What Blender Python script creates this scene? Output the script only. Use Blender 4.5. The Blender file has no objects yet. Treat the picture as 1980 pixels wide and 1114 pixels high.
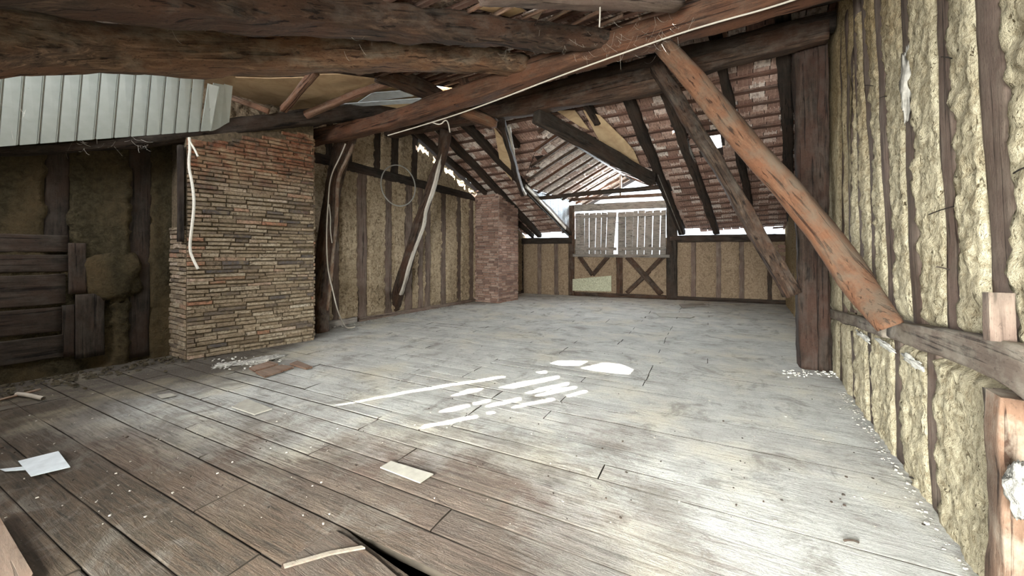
import bpy, math, random
import numpy as np
from mathutils import Vector, Matrix, noise
from mathutils.geometry import delaunay_2d_cdt
random.seed(7)
R = random.random
def rr(a, b): return a + (b - a) * random.random()
scene = bpy.context.scene
COL = scene.collection
# ------------------------------------------------------------------ camera frame and room frame
F, CX, HY, EYE = 740.0, 990.0, 490.0, 1.4
U = Vector((0, 1, 0)); V = Vector((1, 0, 0)); Z = Vector((0, 0, 1))   # along the attic, across it
CFW = Vector((-.5272, .8498, 0)); CRT = Vector((.8498, .5272, 0))     # the camera looks along CFW
def W(a, b, z=0.0): return U * a + V * b + Z * z
def ray(x, y): return CFW + CRT * ((x - CX) / F) + Z * ((HY - y) / F)
def cw(X, Y, z=0.0): return CRT * X + CFW * Y + Z * z
E0 = Vector((0, 0, EYE))
def pplane(x, y, p, n):
    d = ray(x, y); return E0 + d * ((p - E0).dot(n) / d.dot(n))
def pa(x, y, a): return pplane(x, y, W(a, 0), U)
def pb(x, y, b): return pplane(x, y, W(0, b), V)
def pz(x, y, z=0.0): return pplane(x, y, Vector((0, 0, z)), Z)
def py(x, y, Y): return E0 + ray(x, y) * Y
def ab(p): return p.dot(U), p.dot(V)
RW, LW = .87, -6.8                                # right and left wall planes (b)
FA0, FA1 = W(11.6, -6.8), W(12.9, .95)           # far wall foot line
FD = (FA1 - FA0).normalized(); FN = Vector((FD.y, -FD.x, 0))
if FN.dot(U) > 0: FN = -FN                       # faces the camera
def pf(x, y, off=0.0): return pplane(x, y, FA0 + FN * off, FN)
def aE(b): return 11.6 + (b + 6.8) * 1.3 / 7.75
AD = 5.66
def zF(a, b):                                    # underside of the rafters of the far slope
    z0 = 4.16 - .03 * b; k = (a - AD) / (aE(b) - AD); return z0 + (1.98 - z0) * k
def proof(x, y, f):
    d = ray(x, y); lo, hi = .5, 30.0
    for _ in range(50):
        m = (lo + hi) / 2; p = E0 + d * m; a, b = ab(p)
        if p.z < f(a, b): lo = m
        else: hi = m
    return E0 + d * lo
# ------------------------------------------------------------------ tagging
def tag(o, label=None, cat=None, group=None, kind=None):
    if label: o['label'] = label
    if cat: o['category'] = cat
    if group: o['group'] = group
    if kind: o['kind'] = kind
    return o
def empty(name, loc, label, cat, group=None):
    o = bpy.data.objects.new(name, None); COL.objects.link(o); o.location = loc; o.empty_display_size = .1
    return tag(o, label, cat, group)
def adopt(o, parent):
    o.parent = parent; o.matrix_parent_inverse = Matrix.Translation(parent.location).inverted() if parent.type == 'EMPTY' else parent.matrix_basis.inverted()
# ------------------------------------------------------------------ materials
class NB:
    def __init__(s, name):
        s.m = bpy.data.materials.new(name); s.m.use_nodes = True; s.t = s.m.node_tree; s.n = s.t.nodes; s.n.clear()
        s.out = s.new('ShaderNodeOutputMaterial'); s.b = s.new('ShaderNodeBsdfPrincipled'); s.link(s.b.outputs[0], s.out.inputs[0])
        s.b.inputs['Specular IOR Level'].default_value = .25
    def new(s, t, **k):
        n = s.n.new(t)
        for a, v in k.items(): setattr(n, a, v)
        return n
    def link(s, a, b): s.t.links.new(a, b)
    def coord(s, kind='Object', scale=(1, 1, 1), rot=(0, 0, 0)):
        c = s.new('ShaderNodeTexCoord'); m = s.new('ShaderNodeMapping'); m.inputs['Scale'].default_value = scale; m.inputs['Rotation'].default_value = rot
        s.link(c.outputs[kind], m.inputs[0]); return m.outputs[0]
    def noise(s, v, scale, detail=6, rough=.6, dist=0):
        n = s.new('ShaderNodeTexNoise'); n.inputs['Scale'].default_value = scale; n.inputs['Detail'].default_value = detail
        n.inputs['Roughness'].default_value = rough; n.inputs['Distortion'].default_value = dist; s.link(v, n.inputs['Vector']); return n.outputs['Fac']
    def ramp(s, f, stops, interp='LINEAR'):
        r = s.new('ShaderNodeValToRGB'); r.color_ramp.interpolation = interp; e = r.color_ramp.elements
        while len(e) < len(stops): e.new(.5)
        for i, (p, c) in enumerate(stops):
            e[i].position = p; e[i].color = (c, c, c, 1) if isinstance(c, (int, float)) else (*c, 1)
        s.link(f, r.inputs[0]); return r.outputs[0]
    def mix(s, f, a, b, mode='MIX'):
        m = s.new('ShaderNodeMix', data_type='RGBA', blend_type=mode)
        for k, v in ((0, f), (6, a), (7, b)):
            if isinstance(v, (int, float)): m.inputs[k].default_value = v if k == 0 else (v, v, v, 1)
            elif isinstance(v, tuple): m.inputs[k].default_value = (*v, 1)
            else: s.link(v, m.inputs[k])
        return m.outputs[2]
    def math(s, op, a, b=0.0, clamp=False):
        m = s.new('ShaderNodeMath', operation=op, use_clamp=clamp)
        for k, v in ((0, a), (1, b)):
            if isinstance(v, (int, float)): m.inputs[k].default_value = v
            else: s.link(v, m.inputs[k])
        return m.outputs[0]
    def attr(s, name):
        a = s.new('ShaderNodeAttribute'); a.attribute_name = name; return a
    def done(s, col, rough=.9, bump=None, bs=.5, bd=.01, spec=.25):
        if isinstance(col, tuple): s.b.inputs['Base Color'].default_value = (*col, 1)
        else: s.link(col, s.b.inputs['Base Color'])
        if isinstance(rough, (int, float)): s.b.inputs['Roughness'].default_value = rough
        else: s.link(rough, s.b.inputs['Roughness'])
        s.b.inputs['Specular IOR Level'].default_value = spec
        if bump is not None:
            b = s.new('ShaderNodeBump'); b.inputs['Strength'].default_value = bs; b.inputs['Distance'].default_value = bd
            s.link(bump, b.inputs['Height']); s.link(b.outputs[0], s.b.inputs['Normal'])
        return s.m
def wood(name, dark, mid, light, tint=None, dust=.0, dustc=(.30, .27, .22), gs=1.0, bd=.012):
    s = NB(name)
    oi = s.new('ShaderNodeObjectInfo')
    c = s.new('ShaderNodeTexCoord'); off = s.new('ShaderNodeVectorMath', operation='ADD')
    k = s.new('ShaderNodeVectorMath', operation='SCALE'); k.inputs[0].default_value = (13, 7, 5); s.link(oi.outputs['Random'], k.inputs['Scale'])
    s.link(c.outputs['Object'], off.inputs[0]); s.link(k.outputs[0], off.inputs[1])
    def mp(sc):
        m = s.new('ShaderNodeMapping'); m.inputs['Scale'].default_value = sc; s.link(off.outputs[0], m.inputs[0]); return m.outputs[0]
    g = s.noise(mp((1.3 * gs, 16 * gs, 16 * gs)), 2.2, 9, .68, .5)
    col = s.ramp(g, [(.3, dark), (.52, mid), (.72, light)])
    big = s.noise(mp((1, 2, 2)), 1.8, 5, .6)
    col = s.mix(s.ramp(big, [(.42, 0.0), (.62, .75)]), col, tint or mid)
    cr = s.noise(mp((.7 * gs, 22 * gs, 22 * gs)), 1.4, 4, .55, .4)
    crk = s.ramp(cr, [(.36, 0.0), (.41, 1.0)])
    col = s.mix(1.0, col, s.mix(crk, (.25, .22, .2), (1., 1., 1.)), 'MULTIPLY')
    pit = s.noise(mp((6, 12, 12)), 7, 4, .7)
    col = s.mix(s.ramp(pit, [(.33, .7), (.43, 0.0)]), col, dark)
    if dust:
        geo = s.new('ShaderNodeNewGeometry'); sep = s.new('ShaderNodeSeparateXYZ'); s.link(geo.outputs['Normal'], sep.inputs[0])
        dn = s.noise(mp((2, 3, 3)), 2.6, 6, .65)
        dm = s.ramp(s.math('ADD', dn, s.math('MULTIPLY', sep.outputs[2], .15)), [(.45, 0.0), (.68, dust)])
        col = s.mix(dm, col, dustc)
    v = s.math('ADD', s.math('MULTIPLY', oi.outputs['Random'], .35), .82)
    col = s.mix(1.0, col, v, 'MULTIPLY')
    h = s.math('ADD', s.math('MULTIPLY', g, .6), s.math('ADD', s.math('MULTIPLY', crk, .5), s.math('MULTIPLY', pit, .35)))
    return s.done(col, .88, h, .8, bd)
def daub(name, hi, mid, lo, soot=.0, flecks=.8, fk=1.0, topfar_brown=None):
    s = NB(name); v = s.coord('Object')
    n1 = s.noise(v, 26, 8, .7, .3); n2 = s.noise(v, 3.2, 5, .6)
    col = s.ramp(n1, [(.3, lo), (.48, mid), (.68, hi)])
    col = s.mix(s.ramp(n2, [(.4, .55), (.65, 0.0)]), col, mid)
    f1 = s.noise(s.coord('Object', (1, 1, .35), (.5, .2, .4)), 42 * fk, 3, .5, 1.6)
    f2 = s.noise(s.coord('Object', (1, 1, .3), (-.6, .3, -.4)), 30 * fk, 4, .6, 2.2)
    fl = s.math('MAXIMUM', s.ramp(f1, [(.63, 0.0), (.68, 1.0)]), s.ramp(f2, [(.62, 0.0), (.67, 1.0)]))
    reg = s.ramp(s.noise(v, 5, 4, .6), [(.35, .25), (.6, 1.0)])
    fl = s.math('MULTIPLY', fl, s.math('MULTIPLY', reg, flecks))
    col = s.mix(fl, col, (.10, .075, .04))
    n4 = s.noise(v, 12, 6, .75, .8); col = s.mix(s.ramp(n4, [(.38, .75), (.52, 0.0)]), col, lo)
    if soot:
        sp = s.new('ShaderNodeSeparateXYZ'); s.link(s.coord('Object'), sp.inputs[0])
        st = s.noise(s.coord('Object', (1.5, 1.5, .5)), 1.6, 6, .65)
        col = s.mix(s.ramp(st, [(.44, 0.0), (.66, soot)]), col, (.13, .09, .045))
        if topfar_brown:  # browner with height and toward the far end
            e_ = s.math('ADD', s.math('MULTIPLY', s.math('SUBTRACT', sp.outputs[2], 2.3), .5), s.math('MULTIPLY', s.math('SUBTRACT', sp.outputs[1], 3.6), .28))
            e_ = s.math('ADD', s.math('MAXIMUM', e_, -.3), s.math('MULTIPLY', s.math('SUBTRACT', st, .5), 2.2))
            col = s.mix(s.ramp(e_, [(-.0, 0.0), (.9, .8)]), col, s.mix(s.ramp(n1, [(.35, 0.0), (.6, 1.0)]), (.12, .075, .03), (.36, .25, .12)))
    h = s.math('SUBTRACT', s.math('ADD', n1, s.math('MULTIPLY', s.noise(v, 70, 4, .7), .3)), s.math('MULTIPLY', fl, .9)); h = s.math('ADD', h, s.math('MULTIPLY', n4, 1.1))
    return s.done(col, .95, h, 1.0, .03, .1)
M = {}
M['beam'] = wood('old_oak', (.012, .008, .006), (.045, .028, .018), (.125, .08, .05), (.068, .032, .018), .5, (.12, .10, .08))
M['log'] = wood('round_oak_log', (.018, .012, .008), (.085, .053, .032), (.24, .155, .095), (.13, .062, .03), .6, (.20, .165, .12))
M['darkbeam'] = wood('sooty_timber', (.009, .007, .005), (.026, .019, .014), (.06, .042, .03), (.045, .027, .018), .35, (.075, .065, .052))
M['redbeam'] = wood('reddish_beam', (.016, .009, .006), (.062, .030, .017), (.14, .07, .037), (.10, .042, .021), .3, (.11, .085, .06))
M['postwood'] = wood('dark_post_oak', (.008, .006, .004), (.028, .018, .012), (.07, .045, .032), (.05, .024, .016), .45, (.07, .055, .045))
M['orange'] = wood('orange_log', (.045, .023, .013), (.095, .047, .025), (.15, .082, .046), (.12, .050, .024), .8, (.095, .072, .05), bd=.008)
M['tanpost'] = wood('tan_post', (.06, .038, .024), (.17, .11, .075), (.29, .21, .15), (.16, .09, .055), .95, (.28, .235, .18), bd=.008)
M['stud'] = wood('grey_brown_stud', (.05, .034, .026), (.12, .086, .066), (.20, .155, .12), (.13, .086, .068), .4, (.22, .18, .14), bd=.007)
M['rail'] = wood('dusty_rail', (.04, .03, .022), (.11, .085, .065), (.20, .16, .125), (.13, .095, .072), .8, (.25, .22, .175), bd=.008)
M['greyboard'] = wood('silvered_board', (.09, .08, .07), (.20, .18, .155), (.34, .31, .27), (.24, .20, .17), .3, (.3, .28, .24), bd=.004)
M['palewood'] = wood('pale_split_wood', (.2, .17, .14), (.42, .38, .32), (.58, .54, .47), None, 0, bd=.004)
M['bluegrey'] = wood('bluish_board', (.12, .13, .14), (.26, .28, .30), (.42, .44, .46), (.3, .33, .36), .0, bd=.004)
M['batten'] = wood('roof_batten', (.03, .017, .012), (.09, .052, .038), (.19, .12, .09), (.12, .058, .04), .3, (.28, .22, .18), bd=.004)
M['pole'] = wood('brown_pole', (.06, .032, .02), (.17, .10, .065), (.30, .20, .14), (.2, .10, .06), .4, (.3, .25, .2), bd=.005)
M['daubR'] = daub('yellow_straw_daub', (.76, .69, .50), (.62, .545, .375), (.30, .24, .145), .25, 1.0, 1.0, True)
M['daubL'] = daub('brown_straw_daub', (.66, .54, .385), (.48, .375, .25), (.17, .12, .075), .35, 1.0, .5)
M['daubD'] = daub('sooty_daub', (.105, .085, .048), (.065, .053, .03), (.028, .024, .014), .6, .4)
M['daubF'] = daub('pinkish_daub', (.46, .35, .24), (.34, .25, .165), (.19, .13, .085), .2, .6)
def flat(name, c, rough=.8, var=.2, sc=6, bd=.004, bs=.3, spec=.25, metal=0.0):
    s = NB(name); v = s.coord('Object'); n = s.noise(v, sc, 7, .65)
    lo = tuple(k * (1 - var * 1.6) for k in c); hi = tuple(min(1, k * (1 + var)) for k in c)
    s.b.inputs['Metallic'].default_value = metal
    return s.done(s.ramp(n, [(.3, lo), (.7, hi)]), rough, n, bs, bd, spec)
M['tile'] = None
s = NB('clay_tile_underside'); a = s.attr('tint'); n = s.noise(s.coord('Object'), 16, 6, .7)
c = s.ramp(a.outputs['Fac'], [(0, (.22, .125, .095)), (.4, (.42, .27, .21)), (.75, (.58, .45, .38)), (1, (.72, .64, .57))])
c = s.mix(s.ramp(n, [(.36, .75), (.56, 0.0)]), c, (.14, .085, .065)); M['tile'] = s.done(c, .85, n, .4, .004)
M['deck'] = flat('dark_roof_boarding', (.05, .035, .028), .95)
s = NB('hardboard'); v = s.coord('Object'); n = s.noise(v, 3, 6, .6, .8)
c = s.ramp(n, [(.3, (.42, .28, .16)), (.6, (.60, .44, .26)), (.75, (.68, .54, .36))])
n2 = s.noise(v, 13, 4, .6, 1.5); c = s.mix(s.ramp(n2, [(.66, 0.0), (.7, .7)]), c, (.16, .10, .05)); M['hardboard'] = s.done(c, .75, n2, .15, .003)
s = NB('old_brick'); a = s.attr('tint'); v = s.coord('Object'); n = s.noise(v, 30, 7, .7)
c = s.ramp(a.outputs['Fac'], [(0, (.11, .10, .10)), (.12, (.19, .15, .115)), (.3, (.31, .235, .16)), (.6, (.41, .325, .225)), (.88, (.49, .41, .30)), (.95, (.42, .20, .12)), (1, (.60, .54, .43))])
c = s.mix(s.ramp(n, [(.35, .8), (.55, 0.0)]), c, (.13, .095, .06))
sm = s.noise(v, 9, 7, .72, .5); c = s.mix(s.ramp(sm, [(.50, 0.0), (.60, .7)]), c, (.25, .195, .125)); c = s.mix(s.ramp(sm, [(.36, .75), (.44, 0.0)]), c, (.085, .065, .045))
red = s.noise(v, 1.3, 5, .6); sp = s.new('ShaderNodeSeparateXYZ'); s.link(v, sp.inputs[0])
top = s.ramp(s.math('ADD', s.math('MULTIPLY', s.math('SUBTRACT', sp.outputs[2], 1.9), .5), s.math('SUBTRACT', red, .5)), [(.1, 0.0), (.5, .75)])
c = s.mix(top, c, s.ramp(s.noise(v, 3.5, 6, .7), [(.38, (.045, .033, .025)), (.5, (.22, .07, .03)), (.62, (.36, .24, .14))]))
M['brick'] = s.done(c, .93, s.math('ADD', n, sm), 1.0, .02, .1)
M['brick2'] = None
s = NB('red_grey_brick'); a = s.attr('tint'); v = s.coord('Object'); n = s.noise(v, 30, 6, .7)
c = s.ramp(a.outputs['Fac'], [(0, (.16, .10, .08)), (.5, (.30, .18, .135)), (1, (.42, .30, .24))])
c = s.mix(s.ramp(n, [(.35, .7), (.55, 0.0)]), c, (.15, .10, .08)); M['brick2'] = s.done(c, .93, n, .6, .008, .1)
M['mortar'] = flat('earth_mortar', (.13, .10, .065), .98, .35, 22, .01, .7, .05)
M['mortar2'] = flat('pale_mortar', (.30, .25, .21), .98, .3, 22, .01, .6, .05)
M['plaster'] = flat('white_plaster', (.62, .60, .54), .95, .2, 14, .02, .8, .1)
M['rubblew'] = flat('crumbly_plaster', (.50, .48, .43), .95, .5, 26, .03, 1.0, .1)
M['earth'] = flat('dark_earth', (.09, .075, .05), .98, .5, 20, .01, .7, .05)
M['rubbish'] = flat('grey_rubble', (.34, .32, .28), .95, .35, 9, .01, .6, .1)
M['chip'] = flat('litter_chip', (.45, .41, .35), .9, .35, 3)
M['paper'] = flat('pale_paper', (.60, .64, .66), .7, .12, 9, .002)
M['card'] = flat('grey_card', (.36, .34, .29), .8, .15, 9, .002)
M['cable'] = flat('pale_cable', (.46, .41, .34), .6, .1, 9, .001)
M['rope'] = flat('white_rope', (.78, .74, .64), .9, .12, 60, .004, .8)
M['wire'] = flat('grey_wire', (.30, .29, .26), .5, .1)
M['web'] = flat('cobweb', (.42, .38, .32), .95, .1)
M['panelw'] = None
s = NB('white_plastic_cladding'); v = s.coord('Object'); n = s.noise(v, 2.4, 6, .6); n2 = s.noise(v, 24, 4, .7)
c = s.ramp(n, [(.3, (.40, .43, .38)), (.7, (.55, .58, .54))]); c = s.mix(s.ramp(n2, [(.68, 0.0), (.73, .8)]), c, (.16, .13, .10))
M['panelw'] = s.done(c, .22, n, .08, .01, .5)
M['void'] = flat('dark_void', (.010, .008, .006), 1.0, .1, spec=0.0)
M['joint'] = flat('dirt_in_joints', (.035, .028, .02), 1.0, .3)
M['lichen'] = flat('spotted_board', (.42, .42, .30), .9, .3, 30, .003)
M['iron'] = flat('rusty_iron', (.16, .13, .13), .6, .3, 18, .003, .5, .4)
# floor
s = NB('dusty_floorboards'); pdv = CRT * -.89 + CFW * .457; ang = math.atan2(pdv.y, pdv.x)
v = s.coord('Object', (1, 1, 1), (0, 0, -ang)); tn = s.attr('tint')
def fm(sc):
    m = s.new('ShaderNodeMapping'); m.inputs['Scale'].default_value = sc
    ad = s.new('ShaderNodeVectorMath', operation='ADD'); s.link(v, ad.inputs[0])
    k = s.new('ShaderNodeVectorMath', operation='SCALE'); k.inputs[0].default_value = (9, 5, 0); s.link(tn.outputs['Fac'], k.inputs['Scale'])
    s.link(k.outputs[0], ad.inputs[1]); s.link(ad.outputs[0], m.inputs[0]); return m.outputs[0]
g = s.noise(fm((.9, 13, 1)), 3.2, 10, .7, .9)
br = s.ramp(g, [(.28, (.016, .011, .008)), (.47, (.085, .057, .040)), (.7, (.20, .145, .105))])
br = s.mix(s.ramp(s.noise(v, 1.7, 6, .65), [(.4, 0.0), (.65, .7)]), br, (.105, .062, .042))
br = s.mix(1.0, br, s.math('ADD', s.math('MULTIPLY', tn.outputs['Fac'], .6), .7), 'MULTIPLY')
dc = s.ramp(s.noise(v, 2.2, 7, .62), [(.3, (.40, .39, .36)), (.5, (.54, .545, .51)), (.72, (.66, .66, .60))])
dc = s.mix(s.ramp(g, [(.33, .6), (.5, 0.0)]), dc, (.27, .245, .21))
# where dust lies: everywhere but a browner area at the left foreground and a darker strip along the left wall
sp = s.new('ShaderNodeSeparateXYZ'); s.link(s.coord('Object'), sp.inputs[0]); rb_, ra_ = sp.outputs[0], sp.outputs[1]
X = s.math('ADD', s.math('MULTIPLY', rb_, .8498), s.math('MULTIPLY', ra_, .5272)); Y = s.math('ADD', s.math('MULTIPLY', rb_, -.5272), s.math('MULTIPLY', ra_, .8498))
def line(kx, ky, k0): return s.math('ADD', s.math('ADD', s.math('MULTIPLY', X, kx), s.math('MULTIPLY', Y, ky)), k0)
big = s.math('MULTIPLY', s.math('SUBTRACT', s.noise(s.coord('Object'), 1.5, 7, .68), .5), 2.6)
dust = s.math('MAXIMUM', line(1.0, .0, .05), line(.1, 1.0, -2.2))
dust = s.math('ADD', s.math('MULTIPLY', dust, .9), big)
dust = s.math('SUBTRACT', dust, s.math('MULTIPLY', s.ramp(g, [(.3, 1.0), (.6, 0.0)]), .3))
dm = s.ramp(dust, [(.0, .08), (.5, .55), (1.0, .94)])
fine = s.noise(v, 60, 5, .75)
dm = s.math('MULTIPLY', dm, s.ramp(fine, [(.3, .72), (.55, 1.0)]))
col = s.mix(dm, br, dc)
lw = s.math('ADD', s.math('ADD', rb_, 4.5), s.math('ADD', s.math('MULTIPLY', s.math('MAXIMUM', s.math('SUBTRACT', ra_, 2.3), 0.0), .75), s.math('MULTIPLY', big, .45)))      # distance from the left wall foot, darker close to it
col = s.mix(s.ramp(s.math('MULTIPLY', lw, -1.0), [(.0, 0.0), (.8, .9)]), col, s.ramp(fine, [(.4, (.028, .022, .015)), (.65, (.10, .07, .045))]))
nearshade = s.math('ADD', s.math('MULTIPLY', line(-.4, -1.0, 2.2), .9), s.math('MULTIPLY', big, .55))  # light falloff at the near left, painted dark into the floor colour
col = s.mix(s.ramp(nearshade, [(.0, 0.0), (.8, .75)]), col, s.mix(s.ramp(g, [(.35, 0.0), (.65, 1.0)]), (.02, .017, .011), (.09, .06, .035)))
yel = s.noise(v, 1.1, 4, .6)
col = s.mix(s.math('MULTIPLY', s.ramp(yel, [(.5, 0.0), (.68, .5)]), dm), col, (.52, .45, .31))
gr = s.noise(s.coord('Object'), 2.6, 8, .75, .8)
col = s.mix(s.ramp(gr, [(.52, 0.0), (.63, .62)]), col, (.17, .15, .125))
gr2 = s.noise(fm((1.2, 3.0, 1)), 4.5, 7, .78, 1.2)
col = s.mix(s.ramp(gr2, [(.30, .65), (.42, 0.0)]), col, (.13, .11, .09))
sc = s.noise(fm((.5, 6, 1)), 6, 6, .75, 1.8)
col = s.mix(s.ramp(sc, [(.30, .55), (.36, 0.0)]), col, (.10, .08, .065))
spk = s.noise(v, 130, 2, .5); col = s.mix(s.ramp(spk, [(.70, 0.0), (.74, .7)]), col, (.07, .05, .035))
col = s.mix(s.ramp(spk, [(.24, .6), (.28, 0.0)]), col, (.6, .57, .5))
h = s.math('ADD', s.math('MULTIPLY', g, .7), s.math('ADD', s.math('MULTIPLY', fine, .35), s.math('MULTIPLY', sc, .5)))
h = s.math('ADD', h, s.math('MULTIPLY', s.math('ADD', gr2, gr), .8))
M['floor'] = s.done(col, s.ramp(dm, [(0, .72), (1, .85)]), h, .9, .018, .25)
# ------------------------------------------------------------------ mesh helpers
class MB:
    def __init__(s): s.v = []; s.f = []; s.mi = []; s.c = []
    def quad(s, pts, m=0, c=.5):
        k = len(s.v); s.v += [tuple(p) for p in pts]; s.f.append(tuple(range(k, k + len(pts)))); s.mi.append(m); s.c.append(c)
    def hexa(s, P, m=0, c=.5):                     # eight corners: bottom ring 0-3, top ring 4-7
        k = len(s.v); s.v += [tuple(p) for p in P]
        for f in ((3, 2, 1, 0), (4, 5, 6, 7), (0, 1, 5, 4), (1, 2, 6, 5), (2, 3, 7, 6), (3, 0, 4, 7)):
            s.f.append(tuple(k + i for i in f)); s.mi.append(m); s.c.append(c)
    def box(s, o, ex, ey, ez, m=0, c=.5):
        s.hexa([o, o + ex, o + ex + ey, o + ey, o + ez, o + ex + ez, o + ex + ey + ez, o + ey + ez], m, c)
    def build(s, name, mats, smooth=False, origin=None):
        me = bpy.data.meshes.new(name); o0 = Vector(origin) if origin is not None else Vector()
        me.from_pydata([(x[0] - o0.x, x[1] - o0.y, x[2] - o0.z) for x in s.v], [], s.f)
        for m in (mats if isinstance(mats, (list, tuple)) else [mats]): me.materials.append(m)
        me.polygons.foreach_set('material_index', s.mi)
        if smooth: me.polygons.foreach_set('use_smooth', [True] * len(s.f))
        at = me.attributes.new('tint', 'FLOAT', 'FACE'); at.data.foreach_set('value', s.c)
        me.update(); o = bpy.data.objects.new(name, me); COL.objects.link(o); o.location = o0; return o
def catmull(P, n):
    if len(P) == 2: return [P[0].lerp(P[1], i / n) for i in range(n + 1)]
    Q = [P[0] * 2 - P[1]] + P + [P[-1] * 2 - P[-2]]; out = []; k = len(P) - 1
    for i in range(n + 1):
        t = i / n * k; j = min(int(t), k - 1); t -= j; a, b, c, d = Q[j:j + 4]
        out.append(.5 * ((2 * b) + (c - a) * t + (2 * a - 5 * b + 4 * c - d) * t * t + (3 * b - a - 3 * c + d) * t ** 3))
    return out
def lerpl(L, t):
    if isinstance(L, (int, float)): return L
    k = t * (len(L) - 1); j = min(int(k), len(L) - 2); return L[j] + (L[j + 1] - L[j]) * (k - j)
def timber(name, pts, w, h, mat, sq=.35, wob=.008, bend=.015, label=None, cat='beam', group=None, up=None, n=20, step=.07, parent=None):
    pts = [Vector(p) for p in pts]; up = Vector(up) if up is not None else Z
    ax = (pts[-1] - pts[0]); L = ax.length; ax.normalize()
    if abs(ax.dot(up)) > .97: up = U
    ys = up.cross(ax).normalized(); zs = ax.cross(ys).normalized()
    m = max(3, int(L / step)); path = catmull(pts, m)
    rot = Matrix((ax, ys, zs)).transposed(); inv = rot.transposed()
    sd = Vector((R() * 50, R() * 50, R() * 50)); verts = []; faces = []
    for i, p in enumerate(path):
        q = inv @ (p - pts[0]); t = i / m
        k = noise.noise_vector(Vector((q.x * .9, 0, 0)) + sd) * bend * min(1, 4 * t, 4 * (1 - t))
        ww, hh = lerpl(w, t) / 2, lerpl(h, t) / 2
        for j in range(n):
            an = (j + .5) / n * math.tau; c, s_ = math.cos(an), math.sin(an)
            e = sq
            y = math.copysign(abs(c) ** e, c) * ww; z = math.copysign(abs(s_) ** e, s_) * hh
            d = 1 + (noise.noise(Vector((q.x * 2.2, c * 1.2, s_ * 1.2)) + sd) * wob * 2.2 + noise.noise(Vector((q.x * 7, c * 3.5, s_ * 3.5)) + sd) * wob) / max(ww, hh)
            verts.append((q.x, q.y + k.y + y * d, q.z + k.z + z * d))
    for i in range(m):
        for j in range(n):
            a, b = i * n + j, i * n + (j + 1) % n; faces.append((a, b, b + n, a + n))
    faces.append(tuple(range(n))[::-1]); faces.append(tuple(range(m * n, m * n + n)))
    me = bpy.data.meshes.new(name); me.from_pydata(verts, [], faces); me.materials.append(mat)
    me.polygons.foreach_set('use_smooth', [True] * (len(faces) - 2) + [False] * 2); me.update()
    o = bpy.data.objects.new(name, me); COL.objects.link(o); o.matrix_world = Matrix.Translation(pts[0]) @ rot.to_4x4()
    if parent is not None:
        adopt(o, parent)
    elif label: tag(o, label, cat, group)
    return o
def tube(name, pts, r, mat, label=None, cat=None, group=None, n=8, res=8, closed=False):
    cu = bpy.data.curves.new(name, 'CURVE'); cu.dimensions = '3D'; cu.bevel_depth = r; cu.bevel_resolution = 2; cu.resolution_u = res
    o0 = Vector(pts[0]); sp = cu.splines.new('NURBS'); sp.points.add(len(pts) - 1)
    for i, p in enumerate(pts): q = Vector(p) - o0; sp.points[i].co = (*q, 1)
    sp.order_u = 3; sp.use_endpoint_u = not closed; sp.use_cyclic_u = closed
    o = bpy.data.objects.new(name, cu); COL.objects.link(o); o.location = o0; cu.materials.append(mat)
    # turn into a mesh
    dg = bpy.context.evaluated_depsgraph_get(); me = bpy.data.meshes.new_from_object(o.evaluated_get(dg)); bpy.data.objects.remove(o)
    o = bpy.data.objects.new(name, me); COL.objects.link(o); o.location = o0
    me.polygons.foreach_set('use_smooth', [True] * len(me.polygons))
    if not me.materials: me.materials.append(mat)
    if label: tag(o, label, cat, group)
    return o
def struct(o): o['kind'] = 'structure'; return o
# ------------------------------------------------------------------ half-timbered wall
def hwall(name, O, S, N, s0, s1, zt, timbers, mat, step, bulge=.035, rag=.02, rough=.012, zmin=-.02):
    """timbers: (s0,z0,s1,z1,halfwidth) segments in wall coordinates that the daub leaves open"""
    ns = max(2, int((s1 - s0) / step)); sd = Vector((R() * 9, R() * 9, 3)); ztop = max(zt(s0), zt(s1), zt((s0 + s1) / 2)); nz = max(2, int((ztop - zmin) / step))
    SS, TT = np.meshgrid(np.linspace(s0, s1, ns + 1), np.linspace(0, 1, nz + 1))
    verts = []
    T = np.array(timbers, float) if timbers else np.zeros((0, 5))
    for i in range(nz + 1):
        for j in range(ns + 1):
            s_ = SS[i, j]; z = zmin + (zt(s_) - zmin) * TT[i, j]
            n1 = noise.noise(Vector((s_ * 3.1, z * 1.7, 0)) + sd); n2 = noise.noise(Vector((s_ * 13, z * 10, 5)) + sd); n3 = noise.noise(Vector((s_ * 34, z * 30, 9)) + sd)
            h = bulge + n1 * bulge * .7 + n2 * rough + n3 * rough * .7
            if len(T):
                dx, dz = T[:, 2] - T[:, 0], T[:, 3] - T[:, 1]; L2 = dx * dx + dz * dz
                t = np.clip(((s_ - T[:, 0]) * dx + (z - T[:, 1]) * dz) / L2, 0, 1)
                d = np.min(np.hypot(s_ - T[:, 0] - t * dx, z - T[:, 1] - t * dz) - T[:, 4]) + n2 * rag + n1 * rag * .6
                k = min(1, max(0, d / .028)); k = k * k * (3 - 2 * k)
                h = h * k - .014 * (1 - k)
            verts.append(O + S * s_ + Z * z + N * h)
    faces = []; w = ns + 1
    for i in range(nz):
        for j in range(ns): a = i * w + j; faces.append((a, a + 1, a + 1 + w, a + w))
    me = bpy.data.meshes.new(name); me.from_pydata([tuple(v) for v in verts], [], faces); me.materials.append(mat)
    me.polygons.foreach_set('use_smooth', [True] * len(faces)); me.update()
    # backing so that no light leaks round the edges
    o = bpy.data.objects.new(name, me); COL.objects.link(o); struct(o)
    return o
def backing(name, O, S, N, s0, s1, z0, z1, mat, th=.12, off=.06):
    b = MB(); b.box(O + S * s0 + Z * z0 - N * (off + th), S * (s1 - s0), N * th, Z * (z1 - z0)); return struct(b.build(name, mat))
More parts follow.
